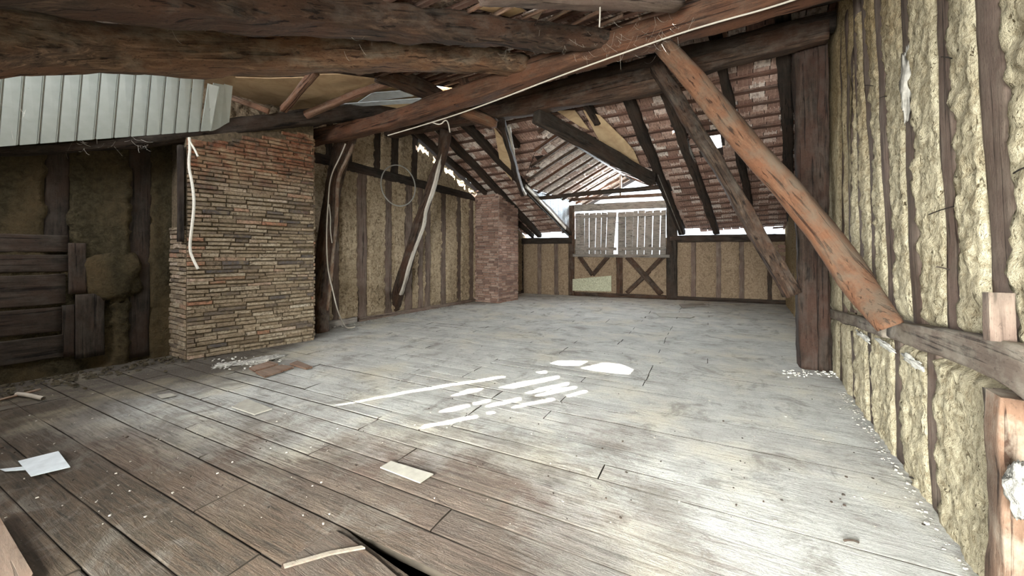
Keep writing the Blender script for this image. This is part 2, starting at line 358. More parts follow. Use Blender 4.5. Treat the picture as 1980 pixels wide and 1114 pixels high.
def wtimber(name, O, S, N, seg, mat, label, cat='timber', group=None, proud=.0, depth=.12, wob=.006, bend=.01, sq=.3, k=1.0):
    s0, z0, s1, z1, hw = seg
    off = N * (proud - depth / 2)
    return timber(name, [O + S * s0 + Z * z0 + off, O + S * s1 + Z * z1 + off], hw * 2 * k + .03, depth, mat, sq, wob, bend, label, cat, group, up=N, step=.09, n=16)
# ================================================================== FLOOR
PD = cw(-.89, .457).normalized(); PN = Vector((-PD.y, PD.x, 0)); PN = PN if PN.y > 0 else -PN
fb = MB(); q = -3.2
def clipT(q, b):  # param t where line PN*q + PD*t meets b
    return (b - (PN * q).dot(V)) / PD.dot(V)
def clipA(q, a): return (a - (PN * q).dot(U)) / PD.dot(U)
SA, SB = pz(674, 1018), pz(850, 1112)
hq = (SA.dot(PN) + SB.dot(PN)) / 2; tA, tB = SA.dot(PD), SB.dot(PD)
def slot(t): return .085 * min(1, (tA - t) / (tA - tB)) ** .8 if t < tA else 0.
_j = joints = [(-.2), 1.62, 3.3, 5.2, 7.4, 9.6, 11.6]
while q < 15.5:
    w = rr(.165, .245) if q < 5 else rr(.2, .26)
    if q < hq < q + w + .09: w = hq - q
    near = q < 4.2
    t0, t1 = sorted((clipT(q, LW - .1), clipT(q, RW + .08)))
    # room ends
    def ok(t):
        a, b = ab(PN * (q + w / 2) + PD * t); return -2.2 < a < aE(b) + .1
    cuts = [t0]
    while cuts[-1] < t1 - .3: cuts.append(min(t1, cuts[-1] + rr(1.6, 3.6)))
    cuts[-1] = t1
    if len(cuts) > 2:  # board ends sit on the joists
        for i in range(1, len(cuts) - 1): cuts[i] = round(cuts[i] / .62) * .62 + rr(-.012, .012)
    for c0, c1 in zip(cuts[:-1], cuts[1:]):
        if c1 - c0 < .1: continue
        tint = R(); dz = rr(-.0012, .0012); gap = rr(.004, .011) if near else rr(.004, .009); tilt = rr(-.003, .003); warp = rr(-.003, .006)
        nseg = max(2, int((c1 - c0) / (.12 if near else .4))); sd = R() * 40
        rows = []
        for i in range(nseg + 1):
            t = c0 + .004 + (c1 - c0 - .008) * i / nseg
            e0 = noise.noise(Vector((t * 1.6, sd, 0))) * .006 + (noise.noise(Vector((t * 6, sd, 7))) * .003 if near else 0); e1 = noise.noise(Vector((t * 1.6, sd, 9))) * .006 + (noise.noise(Vector((t * 6, sd, 3))) * .003 if near else 0)
            zz = dz + noise.noise(Vector((t * .7, sd, 4))) * .001
            gk = gap / 2 * min(1, max(.3, .3 - (ab(PN * q + PD * t)[1] + .6) * .5)); ql, qr = q + gk + e0 * (gk / gap + .3), q + w - gk + e1 * (gk / gap + .3) - (slot(t) if abs(q + w - hq) < 1e-6 else 0)
            fk_ = min(1, max(.2, gk / gap * 2)); bv = .0035 * fk_; rows.append([(ql, t, zz - tilt * fk_ - bv), (ql + .007, t, zz - tilt * fk_), ((ql + qr) / 2, t, zz + warp * fk_), (qr - .007, t, zz + tilt * fk_), (qr, t, zz + tilt * fk_ - bv)])
        for r0, r1 in zip(rows[:-1], rows[1:]):
            tm = (r0[2][1] + r1[2][1]) / 2
            if not ok(tm): continue
            P = lambda k: PN * k[0] + PD * k[1] + Z * k[2]
            for i in range(4): fb.quad([P(r0[i]), P(r1[i]), P(r1[i + 1]), P(r0[i + 1])], 0, tint)
            fb.quad([P(r0[0]) - Z * .035, P(r1[0]) - Z * .035, P(r1[0]), P(r0[0])], 1, tint)
            fb.quad([P(r0[4]), P(r1[4]), P(r1[4]) - Z * .035, P(r0[4]) - Z * .035], 1, tint)
        for r_ in (rows[0], rows[-1]):
            if ok(r_[2][1]):
                P = lambda k: PN * k[0] + PD * k[1] + Z * k[2]
                fb.quad([P(k) for k in r_] + [P(r_[4]) - Z * .035, P(r_[0]) - Z * .035], 1, tint)
    q += w
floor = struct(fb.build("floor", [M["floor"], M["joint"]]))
sb = MB(); o = W(-2.3, LW - .2, -.30); sb.box(o, U * 16, V * 8.2, Z * .02); struct(sb.build('floor_underside', M['void']))
# ================================================================== RIGHT WALL
def rs(x, y): p = pb(x, y, RW); return ab(p)[0], p.z
O_R, S_R, N_R = W(0, RW), U, -V
up_px = [(1630, 0, 1633, 600), (1640, 60, 1650, 598), (1655, 0, 1672, 600), (1677, 110, 1700, 600), (1702, 0, 1732, 614), (1752, 0, 1780, 628), (1826, 30, 1856, 640), (1915, 0, 1955, 660)]
up_hw = [.06, .07, .06, .07, .085, .08, .07, .085]
lo_px = [(1628, 640, 1630, 730), (1650, 650, 1656, 770), (1685, 655, 1692, 820), (1738, 660, 1745, 860), (1806, 690, 1816, 930)]
lo_hw = [.065, .07, .07, .07, .065]
tR = []; segsU = []; segsL = []
rail0, rail1 = rs(1612, 608), rs(1700, 640); 
zr = lambda a: .76 + (a - 1.0) * 0.0
for (x0, y0, x1, y1), hw in zip(up_px, up_hw):
    p0 = rs(x0, y0); p1 = rs(x1, y1); sl = (p1[0] - p0[0]) / (p1[1] - p0[1]); zt_ = 4.0
    segsU.append((p1[0], p1[1] - .03, p1[0] + sl * (3.9 - p1[1]) * 1.0, 3.9, hw))
for (x0, y0, x1, y1), hw in zip(lo_px, lo_hw):
    p0 = rs(x0, y0); p1 = rs(x1, y1); segsL.append((p1[0], 0.0, p0[0], p0[1] + .05, hw))
for i, a in enumerate((6.3, 7.4, 8.5, 9.6, 10.8)): segsU.append((a, 0, a, 3.9, .06))
segsU += [(.25, .9, .2, 3.9, .07), (-.5, 0, -.5, 3.9, .07)]
railseg = [(*rs(2050, 740), *rs(1700, 622), .085), (*rs(1700, 622), *rs(1608, 607), .06)]
tR = segsU + segsL + railseg
zR = lambda s_: 4.6
wr = hwall('wall_right', O_R, S_R, N_R, .0, 4.9, lambda s_: 3.6, tR, M['daubR'], .021, .024, .018, .018)
wr2 = hwall('wall_right', O_R, S_R, N_R, 4.9, 13.2, zR, tR, M['daubR'], .09, .03, .01, .01)
wr3 = hwall('wall_right', O_R, S_R, N_R, -2.3, 0.0, lambda s_: 3.6, tR, M['daubR'], .09, .03, .01, .01)
backing('wall_right', O_R, S_R, N_R, -2.4, 13.6, -.4, 5.0, M['void'], .1, .09)
ordn = ['first', 'second', 'third', 'fourth', 'fifth', 'sixth', 'seventh', 'eighth', 'ninth', 'tenth', 'eleventh', 'twelfth']
for i in range(8):
    wtimber('wall_stud', O_R, S_R, N_R, segsU[i], M['stud'], 'rough brown stud above the right wall rail, %s counted from the thick post' % ordn[i], 'wall stud', 'studs of the upper right wall', .012)
for i in range(5):
    wtimber('wall_stud', O_R, S_R, N_R, segsL[i], M['stud'], 'short brown stud below the right wall rail, %s counted from the thick post' % ordn[i], 'wall stud', 'studs of the lower right wall', .012)
for sg in segsU[8:]: o = wtimber('wall_right_stud', O_R, S_R, N_R, sg, M['stud'], None, proud=.012); struct(o)
pr = [pb(2080, 775, RW - .04), pb(1980, 712, RW - .04), pb(1850, 668, RW - .04), pb(1735, 636, RW - .04)]
timber('wall_rail', pr, .10, [.15, .15, .14, .12], M['rail'], .3, .008, .01, 'thick dusty grey horizontal rail across the right wall nearest the camera', 'rail', up=Z)
pr = [pb(1722, 640, RW - .02), pb(1660, 622, RW - .02), pb(1600, 604, RW - .02)]
timber('wall_rail', pr, .08, [.11, .10, .10], M['rail'], .3, .006, .008, 'thinner brown horizontal rail on the right wall, running from the brace foot to the post', 'rail', up=Z)
timber('wall_stud', [pb(1962, 1180, RW - .03), pb(1968, 765, RW - .03)], [.14, .135], .12, M['tanpost'], .3, .012, .01, 'wide orange-brown post under the rail at the near end of the right wall', 'wall stud', up=V)
# plaster lump and iron/wood block
def lump(name, c, ex, ey, ez, mat, label, cat, seed=0, amp=.35, nu=26, nv=16, kind=None):
    vs, fs = [], []
    for i in range(nv + 1):
        th = math.pi * i / nv
        for j in range(nu):
            ph = math.tau * j / nu; d = Vector((math.sin(th) * math.cos(ph), math.sin(th) * math.sin(ph), math.cos(th)))
            k = 1 + amp * noise.noise(d * 1.7 + Vector((seed, 3, 1))) + amp * .5 * noise.noise(d * 5 + Vector((seed, 8, 1))) + amp * .3 * noise.noise(d * 11 + Vector((seed, 8, 1)))
            vs.append(tuple(ex * d.x * k + ey * d.y * k + ez * d.z * k))
    for i in range(nv):
        for j in range(nu): a = i * nu + j; b = i * nu + (j + 1) % nu; fs.append((a, b, b + nu, a + nu))
    me = bpy.data.meshes.new(name); me.from_pydata(vs, [], fs); me.materials.append(mat); me.update()
    me.polygons.foreach_set('use_smooth', [True] * len(fs))
    o = bpy.data.objects.new(name, me); COL.objects.link(o); o.location = c
    if label: tag(o, label, cat, kind=kind)
    return o
lump('plaster_patch', pb(1975, 950, RW - .09), U * .055, V * .03, Z * .085, M['rubblew'], 'white crumbly plaster patch stuck on the wide orange-brown post', 'plaster patch', 3, .5)
blk = timber('timber_block', [pb(1934, 660, RW - .07), pb(1930, 566, RW - .07)], .05, .07, M['stud'], .25, .003, .002, 'small upright brown wooden block standing on the near end of the right wall rail', 'wooden block', up=V)
lump('plaster_patch', pb(1752, 165, RW - .03), U * .055, V * .025, Z * .17, M['rubbish'], 'pale grey plaster lump high on the right wall between two studs', 'plaster patch', 5, .8)
for k, (x, y) in enumerate([(1668, 650), (1712, 668), (1765, 700)]):
    lump('plaster_patch', pb(x, y, RW - .045), (U * .16 if k else U * .2), V * .012, Z * .022, M['plaster'],
         'thin white plaster smear under the right wall rail, %s from the thick post' % ordn[k], 'plaster patch', 11 + k, .9)
# nails / twigs poking from the daub
for k, (x, y, dx, dy) in enumerate([(1700, 190, 14, -4), (1820, 110, 20, 3), (1672, 165, 16, 1), (1836, 522, -26, -6), (1796, 415, 48, -16), (1960, 335, 25, -12)]):
    p = pb(x, y, RW - .03); q2 = pb(x + dx, y + dy, RW - .07); tube('twig', [p, p.lerp(q2, .5) + Z * .005, q2], .003, M['darkbeam'],
        'thin dark twig poking from the right wall daub, %s highest of six' % ['third', 'very', 'second', 'sixth', 'fifth', 'fourth'][k], 'twig', 'twigs in the right wall')
# ================================================================== LEFT WALL
O_L, S_L, N_L = W(0, LW), U, V
def ls(x, y): p = pb(x, y, LW); return ab(p)[0], p.z
st_px = [(649, 700, 12), (700, 712, 18), (751, 757, 12), (790, 795, 14), (813, 815, 9), (827, 829, 10), (857, 858, 9), (887, 887, 7), (911, 911, 8)]
sL = []
rz = lambda a: ls(611, 305)[1] + (a - ls(611, 305)[0]) * (ls(931, 386)[1] - ls(611, 305)[1]) / (ls(931, 386)[0] - ls(611, 305)[0])
for x0, x1, w_ in st_px:
    a0 = ls(x0, 450)[0]; a1 = ls(x0 + 2, 450)[0]; hw = max(.05, w_ / 2 * (ls(x0 + 1, 450)[0] - a0)); sL.append((a0, 0, a0, rz(a0), hw))
sLu = [(ls(x, 300)[0], rz(ls(x, 300)[0]), ls(x + 3, 240)[0], 4.3, hw) for x, hw in ((635, .07), (672, .09), (728, .08), (762, .1), (800, .09))]
railL = (*ls(600, 302), *ls(935, 387), .085)
def zL(s_):
    if s_ > AD: return zF(s_, LW) + .12
    return 4.5
sDark = [(*ls(110, 480), *ls(112, 285), .08), (*ls(268, 690), *ls(272, 285), .09), (*ls(180, 690), *ls(180, 575), .14)]
wl = hwall('wall_left', O_L, S_L, N_L, 2.2, 11.9, zL, sL + sLu + [railL, (3.4, .06, 11.9, .06, .05)], M['daubL'], .03, .035, .025, .028)
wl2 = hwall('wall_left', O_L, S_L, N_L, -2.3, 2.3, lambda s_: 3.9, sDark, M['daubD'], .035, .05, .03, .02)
backing('wall_left', O_L, S_L, N_L, -2.4, 13.0, -.4, 1.9, M['void'], .1, .12)
bb = MB()
P_ = [W(a, LW - .2, z) for a, z in ((-2.4, 1.8), (11.6, 1.8), (AD, 4.5), (3.6, 4.4), (-2.4, 4.3))]
bb.quad(P_); bb.quad([p + V * .06 for p in P_][::-1]); struct(bb.build('wall_left', M['void']))
for i, sg in enumerate(sL):
    wtimber('wall_stud', O_L, S_L, N_L, sg, M['stud'], 'grey-brown stud of the left wall below its rail, %s from the brick chimney' % ordn[i], 'wall stud', 'studs of the left wall', .008)
for i, sg in enumerate(sLu):
    wtimber('wall_stud', O_L, S_L, N_L, sg, M['darkbeam'], 'short dark stud above the left wall rail, %s counted from the brick chimney' % ordn[i], 'wall stud', 'short studs above the left wall rail', .008)
wtimber('wall_rail', O_L, S_L, N_L, railL, M['darkbeam'], 'long dark horizontal rail near the top of the left wall', 'rail', None, .03)
wtimber('sill_beam', O_L, S_L, N_L, (3.5, .05, 4.9, .05, .05), M['greyboard'], 'short grey sill timber at the foot of the left wall by the leaning post', 'sill beam', None, .10)
wtimber('sill_beam', O_L, S_L, N_L, (5.0, .03, 11.5, .03, .04), M['stud'], 'long thin sill timber along the foot of the left wall to the far pillar', 'sill beam', None, .04)
for i, sg in enumerate(sDark[:2]):
    wtimber('wall_stud', O_L, S_L, N_L, sg, M['darkbeam'], ['black sooty stud in the dark wall, above the horizontal boards', 'black sooty full-height stud in the dark wall, next to the brick chimney'][i], 'wall stud', None, .02)
for i, (x0, x1, y0, y1, lb) in enumerate([(-20, 130, 455, 488, 'topmost of the stack'), (-20, 130, 492, 525, 'second from the top of the stack'), (-20, 125, 528, 588, 'third from the top of the stack'), (-20, 118, 592, 640, 'fourth from the top of the stack'), (-20, 120, 645, 690, 'lowest of the stack')]):
    p0, p1, p2 = pb(x0, y0, LW + .03), pb(x1, y0, LW + .03), pb(x0, y1, LW + .03)
    hgt = (p0.z - p2.z) * .9; zc = (p1.z + pb(x1, y1, LW + .03).z) / 2; h2 = (p1.z - pb(x1, y1, LW + .03).z)
    a0, a1 = ab(p0)[0], ab(p1)[0]
    timber('wall_board', [W(a0, LW + .05 + i * .004, zc), W(a1, LW + .05 + i * .004, zc)], .035, h2 * .95, M['darkbeam'], .2, .004, .006, 'dark horizontal board nailed on the sooty wall at the left, ' + lb, 'board', 'boards on the sooty wall', up=Z)
for i, (x0, x1, y0, y1, lb) in enumerate([(132, 166, 470, 568, 'upright dark board on the sooty wall, left of the pale daub bulge'), (146, 203, 568, 690, 'wide upright dark board at the foot of the sooty wall'), (120, 143, 590, 690, 'narrow upright dark board at the foot of the sooty wall')]):
    xm = (x0 + x1) / 2; p0, p1 = pb(xm, y1, LW + .06), pb(xm, y0, LW + .06); w_ = abs(ab(pb(x1, y0, LW))[0] - ab(pb(x0, y0, LW))[0])
    timber('wall_board', [p0, p1], w_, .04, M['darkbeam'], .2, .004, .006, lb, 'board', up=V)
lump('daub_bulge', pb(215, 535, LW + .04), U * .27, V * .07, Z * .36, M['daubD'], 'rounded bulge of loose daub low on the sooty wall', 'daub bulge', 21, .35)
# ================================================================== BRICKWORK
def brickface(b, O, S, N, s0, s1, z0, zt, course, lmin, lmax, jog=.012, tintf=None):
    z = z0; k = 0
    while z < max(zt(s0), zt(s1)):
        h = course * rr(.82, 1.1); s_ = s0 - rr(0, .12)
        drift = rr(-.006, .006)
        while s_ < s1:
            l = rr(lmin, lmax); e0, e1 = max(s0, s_), min(s1, s_ + l)
            if e1 - e0 > .03 and z + h * .5 < zt((e0 + e1) / 2):
                d = .026 + rr(-jog, jog); g = .0055; hj = h - .0085 + rr(-.007, .004); zz = z + drift * (e0 - s0) + rr(-.003, .003); tl = rr(-.006, .006)
                tint = tintf(z) if tintf else R()
                zz += .022 * noise.noise(Vector((e0 * 1.3, z * 1.1, 3))) + .004 * noise.noise(Vector((e0 * 7, z * 30, 3)))
                o_ = O + S * (e0 + g) + Z * zz; L = e1 - e0 - 2 * g; i_ = min(.006, hj * .2)
                P0 = [o_ - N * .04, o_ + S * L - N * .04 + Z * tl, o_ + S * L + Z * (hj + tl) - N * .04, o_ + Z * hj - N * .04]
                P1 = [o_ + N * d * .5, o_ + S * L + N * d * .5 + Z * tl, o_ + S * L + Z * (hj + tl) + N * d * .5, o_ + Z * hj + N * d * .5]
                ct = (P1[0] + P1[2]) / 2
                q_ = .5
                P2 = [o_ + S * i_ + Z * i_ + N * (d + rr(-.004, .004)), o_ + S * (L - i_) + Z * (i_ + tl) + N * (d + rr(-.004, .004)), o_ + S * (L - i_) + Z * (hj - i_ + tl) + N * (d + rr(-.004, .004)), o_ + S * i_ + Z * (hj - i_) + N * (d + rr(-.004, .004))]
                for A, B in ((P0, P1), (P1, P2)):
                    for i in range(4): b.quad([A[i], A[(i + 1) % 4], B[(i + 1) % 4], B[i]], 0, tint)
                b.quad(P2, 0, tint)
            s_ += l
        z += h; k += 1
c0 = pz(360, 697); c1 = pz(606, 657); cs = (c1 - c0); CLn = cs.length; cs.normalize(); cn = Vector((cs.y, -cs.x, 0)); cn = cn if cn.dot(V) > 0 else -cn
cb = MB(); side = LW - .05 - ab(c0)[1]; sdir = -V; slen = abs(side)
zch = lambda s_: 2.86 + .33 * s_
def tf(z): 
    t = R(); 
    return t
brickface(cb, c0, cs, cn, 0, CLn, 0, zch, .058, .14, .38, .016)
brickface(cb, c0 + sdir * slen, -sdir, -cs, 0, slen, 0, lambda s_: 1.75, .062, .16, .3, .010)
brickface(cb, c1, -cn, cs, 0, .7, 0, lambda s_: 3.3, .062, .16, .3, .008)
k0 = len(cb.v)
core = [c0, c1, c1 - cn * .75, c0 + sdir * slen]
cb.hexa([p for p in core] + [core[0] + Z * 2.92, core[1] + Z * 3.5, core[2] + Z * 3.5, core[3] + Z * 2.92], 1)
ch = cb.build('brick_chimney', [M['brick'], M['mortar']], origin=c0); tag(ch, 'massive chimney stack of thin irregular old bricks against the left wall', 'chimney')
timber('chimney_board', [pz(352, 700) + Vector((0, 0, 1.55)) - V * .05, pz(352, 700) + Vector((0, 0, 2.8)) - V * .05], .09, .05, M['darkbeam'], .2, .003, .004, 'dark upright board fixed on the shaded left side of the brick chimney', 'board', up=-U)
# small pillar
pb_ = MB(); pc = W(8.9, -5.97); pl = LW - .05
top8 = lambda s_: 3.12
brickface(pb_, W(8.9, pl), V, -U, 0, -5.97 - pl, 0, top8, .07, .18, .26, .004)
brickface(pb_, pc, U, V, 0, 1.05, 0, lambda s_: 3.1 - .33 * s_, .07, .18, .26, .004)
core = [W(8.9, pl), pc, W(9.95, -5.97), W(9.95, pl)]
pb_.hexa(core + [core[0] + Z * 3.14, core[1] + Z * 3.14, core[2] + Z * 2.75, core[3] + Z * 2.75], 1)
pil = pb_.build('brick_pillar', [M['brick2'], M['mortar2']], origin=pc); tag(pil, 'smaller square brick pillar at the far end of the left wall', 'brick pillar')
# ================================================================== FAR WALL
def fs(x, y): p = pf(x, y); return (p - FA0).dot(FD), p.z
FL = (FA1 - FA0).length
fp = [(1008, 8), (1043, 6), (1076, 7), (1341, 7), (1389, 7), (1434, 7), (1488, 8)]
zp = 1.78
segF = []
def px2s(x): return fs(x, 520)[0]
for x, w_ in fp: s_ = px2s(x); segF.append((s_, 0, s_, zp, max(.055, (px2s(x + w_ / 2) - px2s(x - w_ / 2)) / 2)))
sw0, sw1 = px2s(1112), px2s(1288); smid = px2s(1198); zs = fs(1200, 494)[1]
big = [(px2s(1105), 0, px2s(1105), 3.0, .085), (px2s(1299), 0, px2s(1299), 3.0, .14)]
mid = (smid, 0, smid, zs, .085)
def s2(x, y): a_ = fs(x, y); return a_
vb = [(*s2(1120, 496), *s2(1146, 532), .055), (*s2(1176, 496), *s2(1146, 532), .055)]
xb = [(*s2(1213, 496), *s2(1279, 569), .07), (*s2(1283, 496), *s2(1212, 567), .06)]
plateL = (0, zp + .05, sw0 - .1, zp + .05, .09); plateR = (sw1 + .1, zp + .05, FL, zp + .05, .09)
def ztF(s_): return zs if sw0 - .05 < s_ < sw1 + .05 else zp + .1
allF = segF + big + [mid] + vb + xb + [(0, .03, FL, .03, .05)]
for (a0, a1, nm) in ((0, sw0, 0), (sw0, sw1, 1), (sw1, FL, 2)):
    zz = zs - .03 if nm == 1 else zp + .1
    hwall('wall_far', FA0, FD, FN, a0, a1, (lambda s_, zz=zz: zz), allF, M['daubF'], .05, .03, .012, .01)
    backing('wall_far', FA0, FD, FN, a0 - .15, a1 + .15, -.4, zz, M['void'], .1, .07)
for i, sg in enumerate(segF):
    wtimber('wall_stud', FA0, FD, FN, sg, M['stud'] if i not in (0, 6) else M['darkbeam'], ('upright far wall stud left of the shutters, %s counted from the brick pillar' % ordn[i]) if i < 3 else ('upright far wall stud right of the shutters, %s counted from the shutters' % ordn[i - 3]), 'wall stud', 'studs of the far wall', .012)
wtimber('window_post', FA0, FD, FN, big[0], M['beam'], 'dark upright post left of the slatted shutters in the far wall', 'post', None, .05, .16)
wtimber('window_post', FA0, FD, FN, big[1], M['darkbeam'], 'thick black upright post right of the slatted shutters in the far wall', 'post', None, .08, .18)
wtimber('wall_stud', FA0, FD, FN, mid, M['beam'], 'upright stud under the middle of the shutters, between the two pairs of braces', 'wall stud', None, .03)
wtimber('wall_brace', FA0, FD, FN, vb[0], M['beam'], 'left slanting arm of the V-shaped brace under the left shutter', 'brace', None, .02, .1)
wtimber('wall_brace', FA0, FD, FN, vb[1], M['beam'], 'right slanting arm of the V-shaped brace under the left shutter', 'brace', None, .024, .1)
wtimber('wall_brace', FA0, FD, FN, xb[0], M['beam'], 'front timber of the X-shaped brace under the right shutter, falling to the right', 'brace', None, .05, .1)
wtimber('wall_brace', FA0, FD, FN, xb[1], M['beam'], 'rear timber of the X-shaped brace under the right shutter, rising to the right', 'brace', None, .015, .1)
wtimber('wall_plate', FA0, FD, FN, plateL, M['darkbeam'], 'dark wall plate on top of the far wall, left of the shutters', 'wall plate', None, .08, .22)
wtimber('wall_plate', FA0, FD, FN, plateR, M['darkbeam'], 'dark wall plate on top of the far wall, right of the shutters', 'wall plate', None, .08, .22)
wtimber('window_sill', FA0, FD, FN, (sw0 - .05, zs, sw1 + .1, zs - .02, .035), M['greyboard'], 'grey weathered sill beam under the slatted shutters', 'sill', None, .14, .2)
wtimber('sill_beam', FA0, FD, FN, (sw0, .06, sw1, .06, .05), M['beam'], 'reddish brown ground sill along the foot of the far wall under the shutters', 'sill beam', None, .08, .14)
wtimber('sill_beam', FA0, FD, FN, (sw1 + .2, .05, FL, .05, .05), M['darkbeam'], 'dark ground sill along the foot of the far wall right of the shutters', 'sill beam', None, .06, .14)
# shutters
def shutter(x0px, boards, label, handle=None):
    e = empty('shutter', FA0 + FD * px2s(x0px) + Z * zs, label, 'shutter', 'slatted shutters of the dormer')
    nb_ = len(boards)
    for k, (l0, l1, t0_, t1_) in enumerate(boards):
        if k: l0 -= (l0 - boards[k - 1][1]) * .4; t0_ -= (t0_ - boards[k - 1][3]) * .4
        if k < nb_ - 1: l1 += (boards[k + 1][0] - l1) * .4; t1_ += (boards[k + 1][2] - t1_) * .4
        # crop pixels -> frame pixels; bottoms and tops
        cx = lambda c: 1000 + c / 3.536
        A = [FA0 + FD * px2s(cx(l0)) + Z * (zs + .02), FA0 + FD * px2s(cx(l1)) + Z * (zs + .02), FA0 + FD * px2s(cx(t1_)) + Z * (zs + 1.40 + rr(-.03, .01)), FA0 + FD * px2s(cx(t0_)) + Z * (zs + 1.40 + rr(-.03, .01))]
        b = MB(); b.hexa([A[0], A[1], A[1] - FN * .025, A[0] - FN * .025, A[3], A[2], A[2] - FN * .025, A[3] - FN * .025])
        o = b.build('board', M['greyboard'], origin=A[0]); adopt(o, e)
    xs = [q for bd_ in boards for q in bd_]
    for zz in (.16, 1.22):
        b = MB(); p = FA0 + FD * px2s(1000 + min(xs) / 3.536) + Z * (zs + zz) + FN * .0
        b.box(p + FN * .002, FD * (px2s(1000 + max(xs) / 3.536) - px2s(1000 + min(xs) / 3.536)), FN * .03, Z * .10)
        o = b.build('batten', M['greyboard'], origin=p); adopt(o, e)
    return e
shutter(1113, [(398, 427, 398, 426), (430, 458, 430, 455), (462, 486, 465, 484), (498, 528, 501, 530), (536, 568, 550, 570), (574, 600, 583, 608), (610, 658, 622, 680)], 'left slatted grey plank shutter of the dormer window, daylight between its boards')
shutter(1205, [(688, 736, 690, 738), (746, 784, 744, 794), (787, 812, 798, 818), (826, 862, 838, 869), (872, 912, 882, 916), (930, 962, 942, 968), (984, 1016, 996, 1018)], 'right slatted grey plank shutter of the dormer window, wider daylight gaps between its boards')
b = MB(); p = FA0 + FD * (sw0 - .02) + Z * (zs + 1.45); b.box(p, FD * (sw1 - sw0 + .05), FN * .04, Z * .23); tag(b.build('header_board', M['greyboard'], origin=p), 'wide grey header board above the two slatted shutters, with daylight over and under it', 'board')
tb = MB(); p = pf(1182, 563, .13) ; A = [pf(1107, 562, .16), pf(1182, 564, .16), pf(1182, 533, .05), pf(1107, 540, .05)]
tb.hexa([A[0], A[1], A[1] - FN * .02, A[0] - FN * .02, A[3], A[2], A[2] - FN * .02, A[3] - FN * .02])
tag(tb.build('leaning_board', M['lichen'], origin=A[0]), 'pale speckled board leaning on the far wall under the left shutter', 'board')
hk = tube('latch', [pf(1185, 432, .05), pf(1195, 429, .06), pf(1206, 432, .05)], .012, M['iron'], 'small rusty iron latch where the two shutters meet', 'latch')
# rubble strip at far right corner
rb = MB()
for k in range(26):
    s_ = rr(px2s(1503), px2s(1535)); z = rr(.05, 1.75); p = FA0 + FD * s_ + Z * z + FN * .03
    rb.box(p, FD * rr(.12, .3), FN * rr(.02, .05), Z * rr(.05, .09), 0, R() * .5)
tag(rb.build('rubble_infill', M['brick2'], origin=FA0 + FD * px2s(1515)), 'rough rubble stone infill in the far wall beside the thick post', 'stonework', kind='stuff')
# ================================================================== TIMBERS
D_ = []
timber('tie_beam', [pa(585, 272, 3.95), pa(760, 232, 3.92), pa(1100, 118, 3.9), pa(1717, -75, 3.87)], [.22, .22, .24, .24], [.24, .22, .24, .26], M['redbeam'], .28, .008, .03, 'long reddish tie beam crossing the attic diagonally, nearest whole crossbeam', 'beam')
timber('purlin', [pa(752, 255, 5.6), pa(1030, 202, 5.6), pa(1240, 160, 5.6), pa(1400, 108, 5.62), pa(1600, 60, 5.62)], [.24, .26, .26, .26, .26], [.24, .30, .34, .32, .26], M['beam'], .4, .012, .03, 'heavy wavy dark purlin behind the reddish tie beam, carrying the far rafters', 'beam')
timber('ridge_purlin', [W(5.6, LW + .1, 4.12), W(5.6, RW - .05, 4.02)], .2, .2, M['darkbeam'], .35, .012, .03, 'black ridge purlin lying just above the heavy wavy purlin', 'beam')
timber('purlin', [W(4.75, -2.6, 3.97), W(4.75, RW - .02, 3.93)], .17, .17, M['darkbeam'], .4, .012, .02, 'black upper purlin between the reddish tie beam and the heavy wavy purlin', 'beam')
p0, p1 = pa(1578, 722, 5.42), pa(1562, 30, 5.5)
P0 = pz(1576, 715); a0, b0 = ab(P0)
post = timber('post', [W(a0 + .12, b0 + .0, -.01), W(a0 + .14, b0 - .01, 1.0), W(a0 + .10, b0 - .03, 2.4), W(a0 + .16, b0 - .05, 4.0)], [.32, .31, .30, .32], [.30, .28, .3, .3], M['postwood'], .28, .012, .01, 'thick dark square post standing free before the right wall', 'post', up=U)
POSTA = a0 + .12
timber('post', [W(a0 + .0, RW - .13, 0), W(a0 + .0, RW - .13, 3.9)], .10, .13, M['postwood'], .3, .01, .01, 'slim grey upright post squeezed between the thick post and the right wall', 'post', up=U)
timber('brace', [pa(1268, 128, 5.42), pa(1400, 340, 5.35), pa(1532, 570, a0 - .1)], [.16, .15, .17], [.16, .15, .18], M['beam'], .3, .008, .02, 'straight dark brace running from the wavy purlin down to the foot of the thick post', 'brace')
timber('brace', [pa(1285, 92, 3.87), pa(1400, 225, 3.84), pa(1560, 410, 3.75), pb(1650, 535, RW - .24), pb(1722, 632, RW - .12)], [.17, .19, .20, .20, .14], [.17, .19, .20, .2, .14], M['orange'], .8, .006, .02, 'round orange-brown log brace from the tie beam down to the right wall rail', 'brace')
timber('post', [pz(616, 641), py(618, 560, 6.95), py(630, 460, 6.95), py(642, 380, 6.95), py(655, 315, 6.9), py(672, 262, 6.85)], [.36, .30, .26, .26, .30, .34], [.26, .22, .2, .2, .22, .24], M['beam'], .45, .012, .02, 'crooked dark reddish post beside the brick chimney, holding the end of the tie beam', 'post', up=U)
timber('post', [pz(758, 607), py(783, 520, 8.2), py(808, 440, 8.05), py(838, 350, 7.8), py(856, 300, 7.6), py(862, 250, 7.5)], [.24, .22, .2, .18, .18, .2], [.2, .2, .18, .16, .16, .2], M['beam'], .5, .010, .02, 'slanting crooked prop with a pale split edge, leaning in front of the left wall', 'prop', up=U)
cabp = [py(671 - 0, 275, 6.7), py(664, 310, 6.7), py(652, 350, 6.7), py(649, 400, 6.7), py(645, 440, 6.7), py(641, 520, 6.75), py(637, 560, 6.8)]
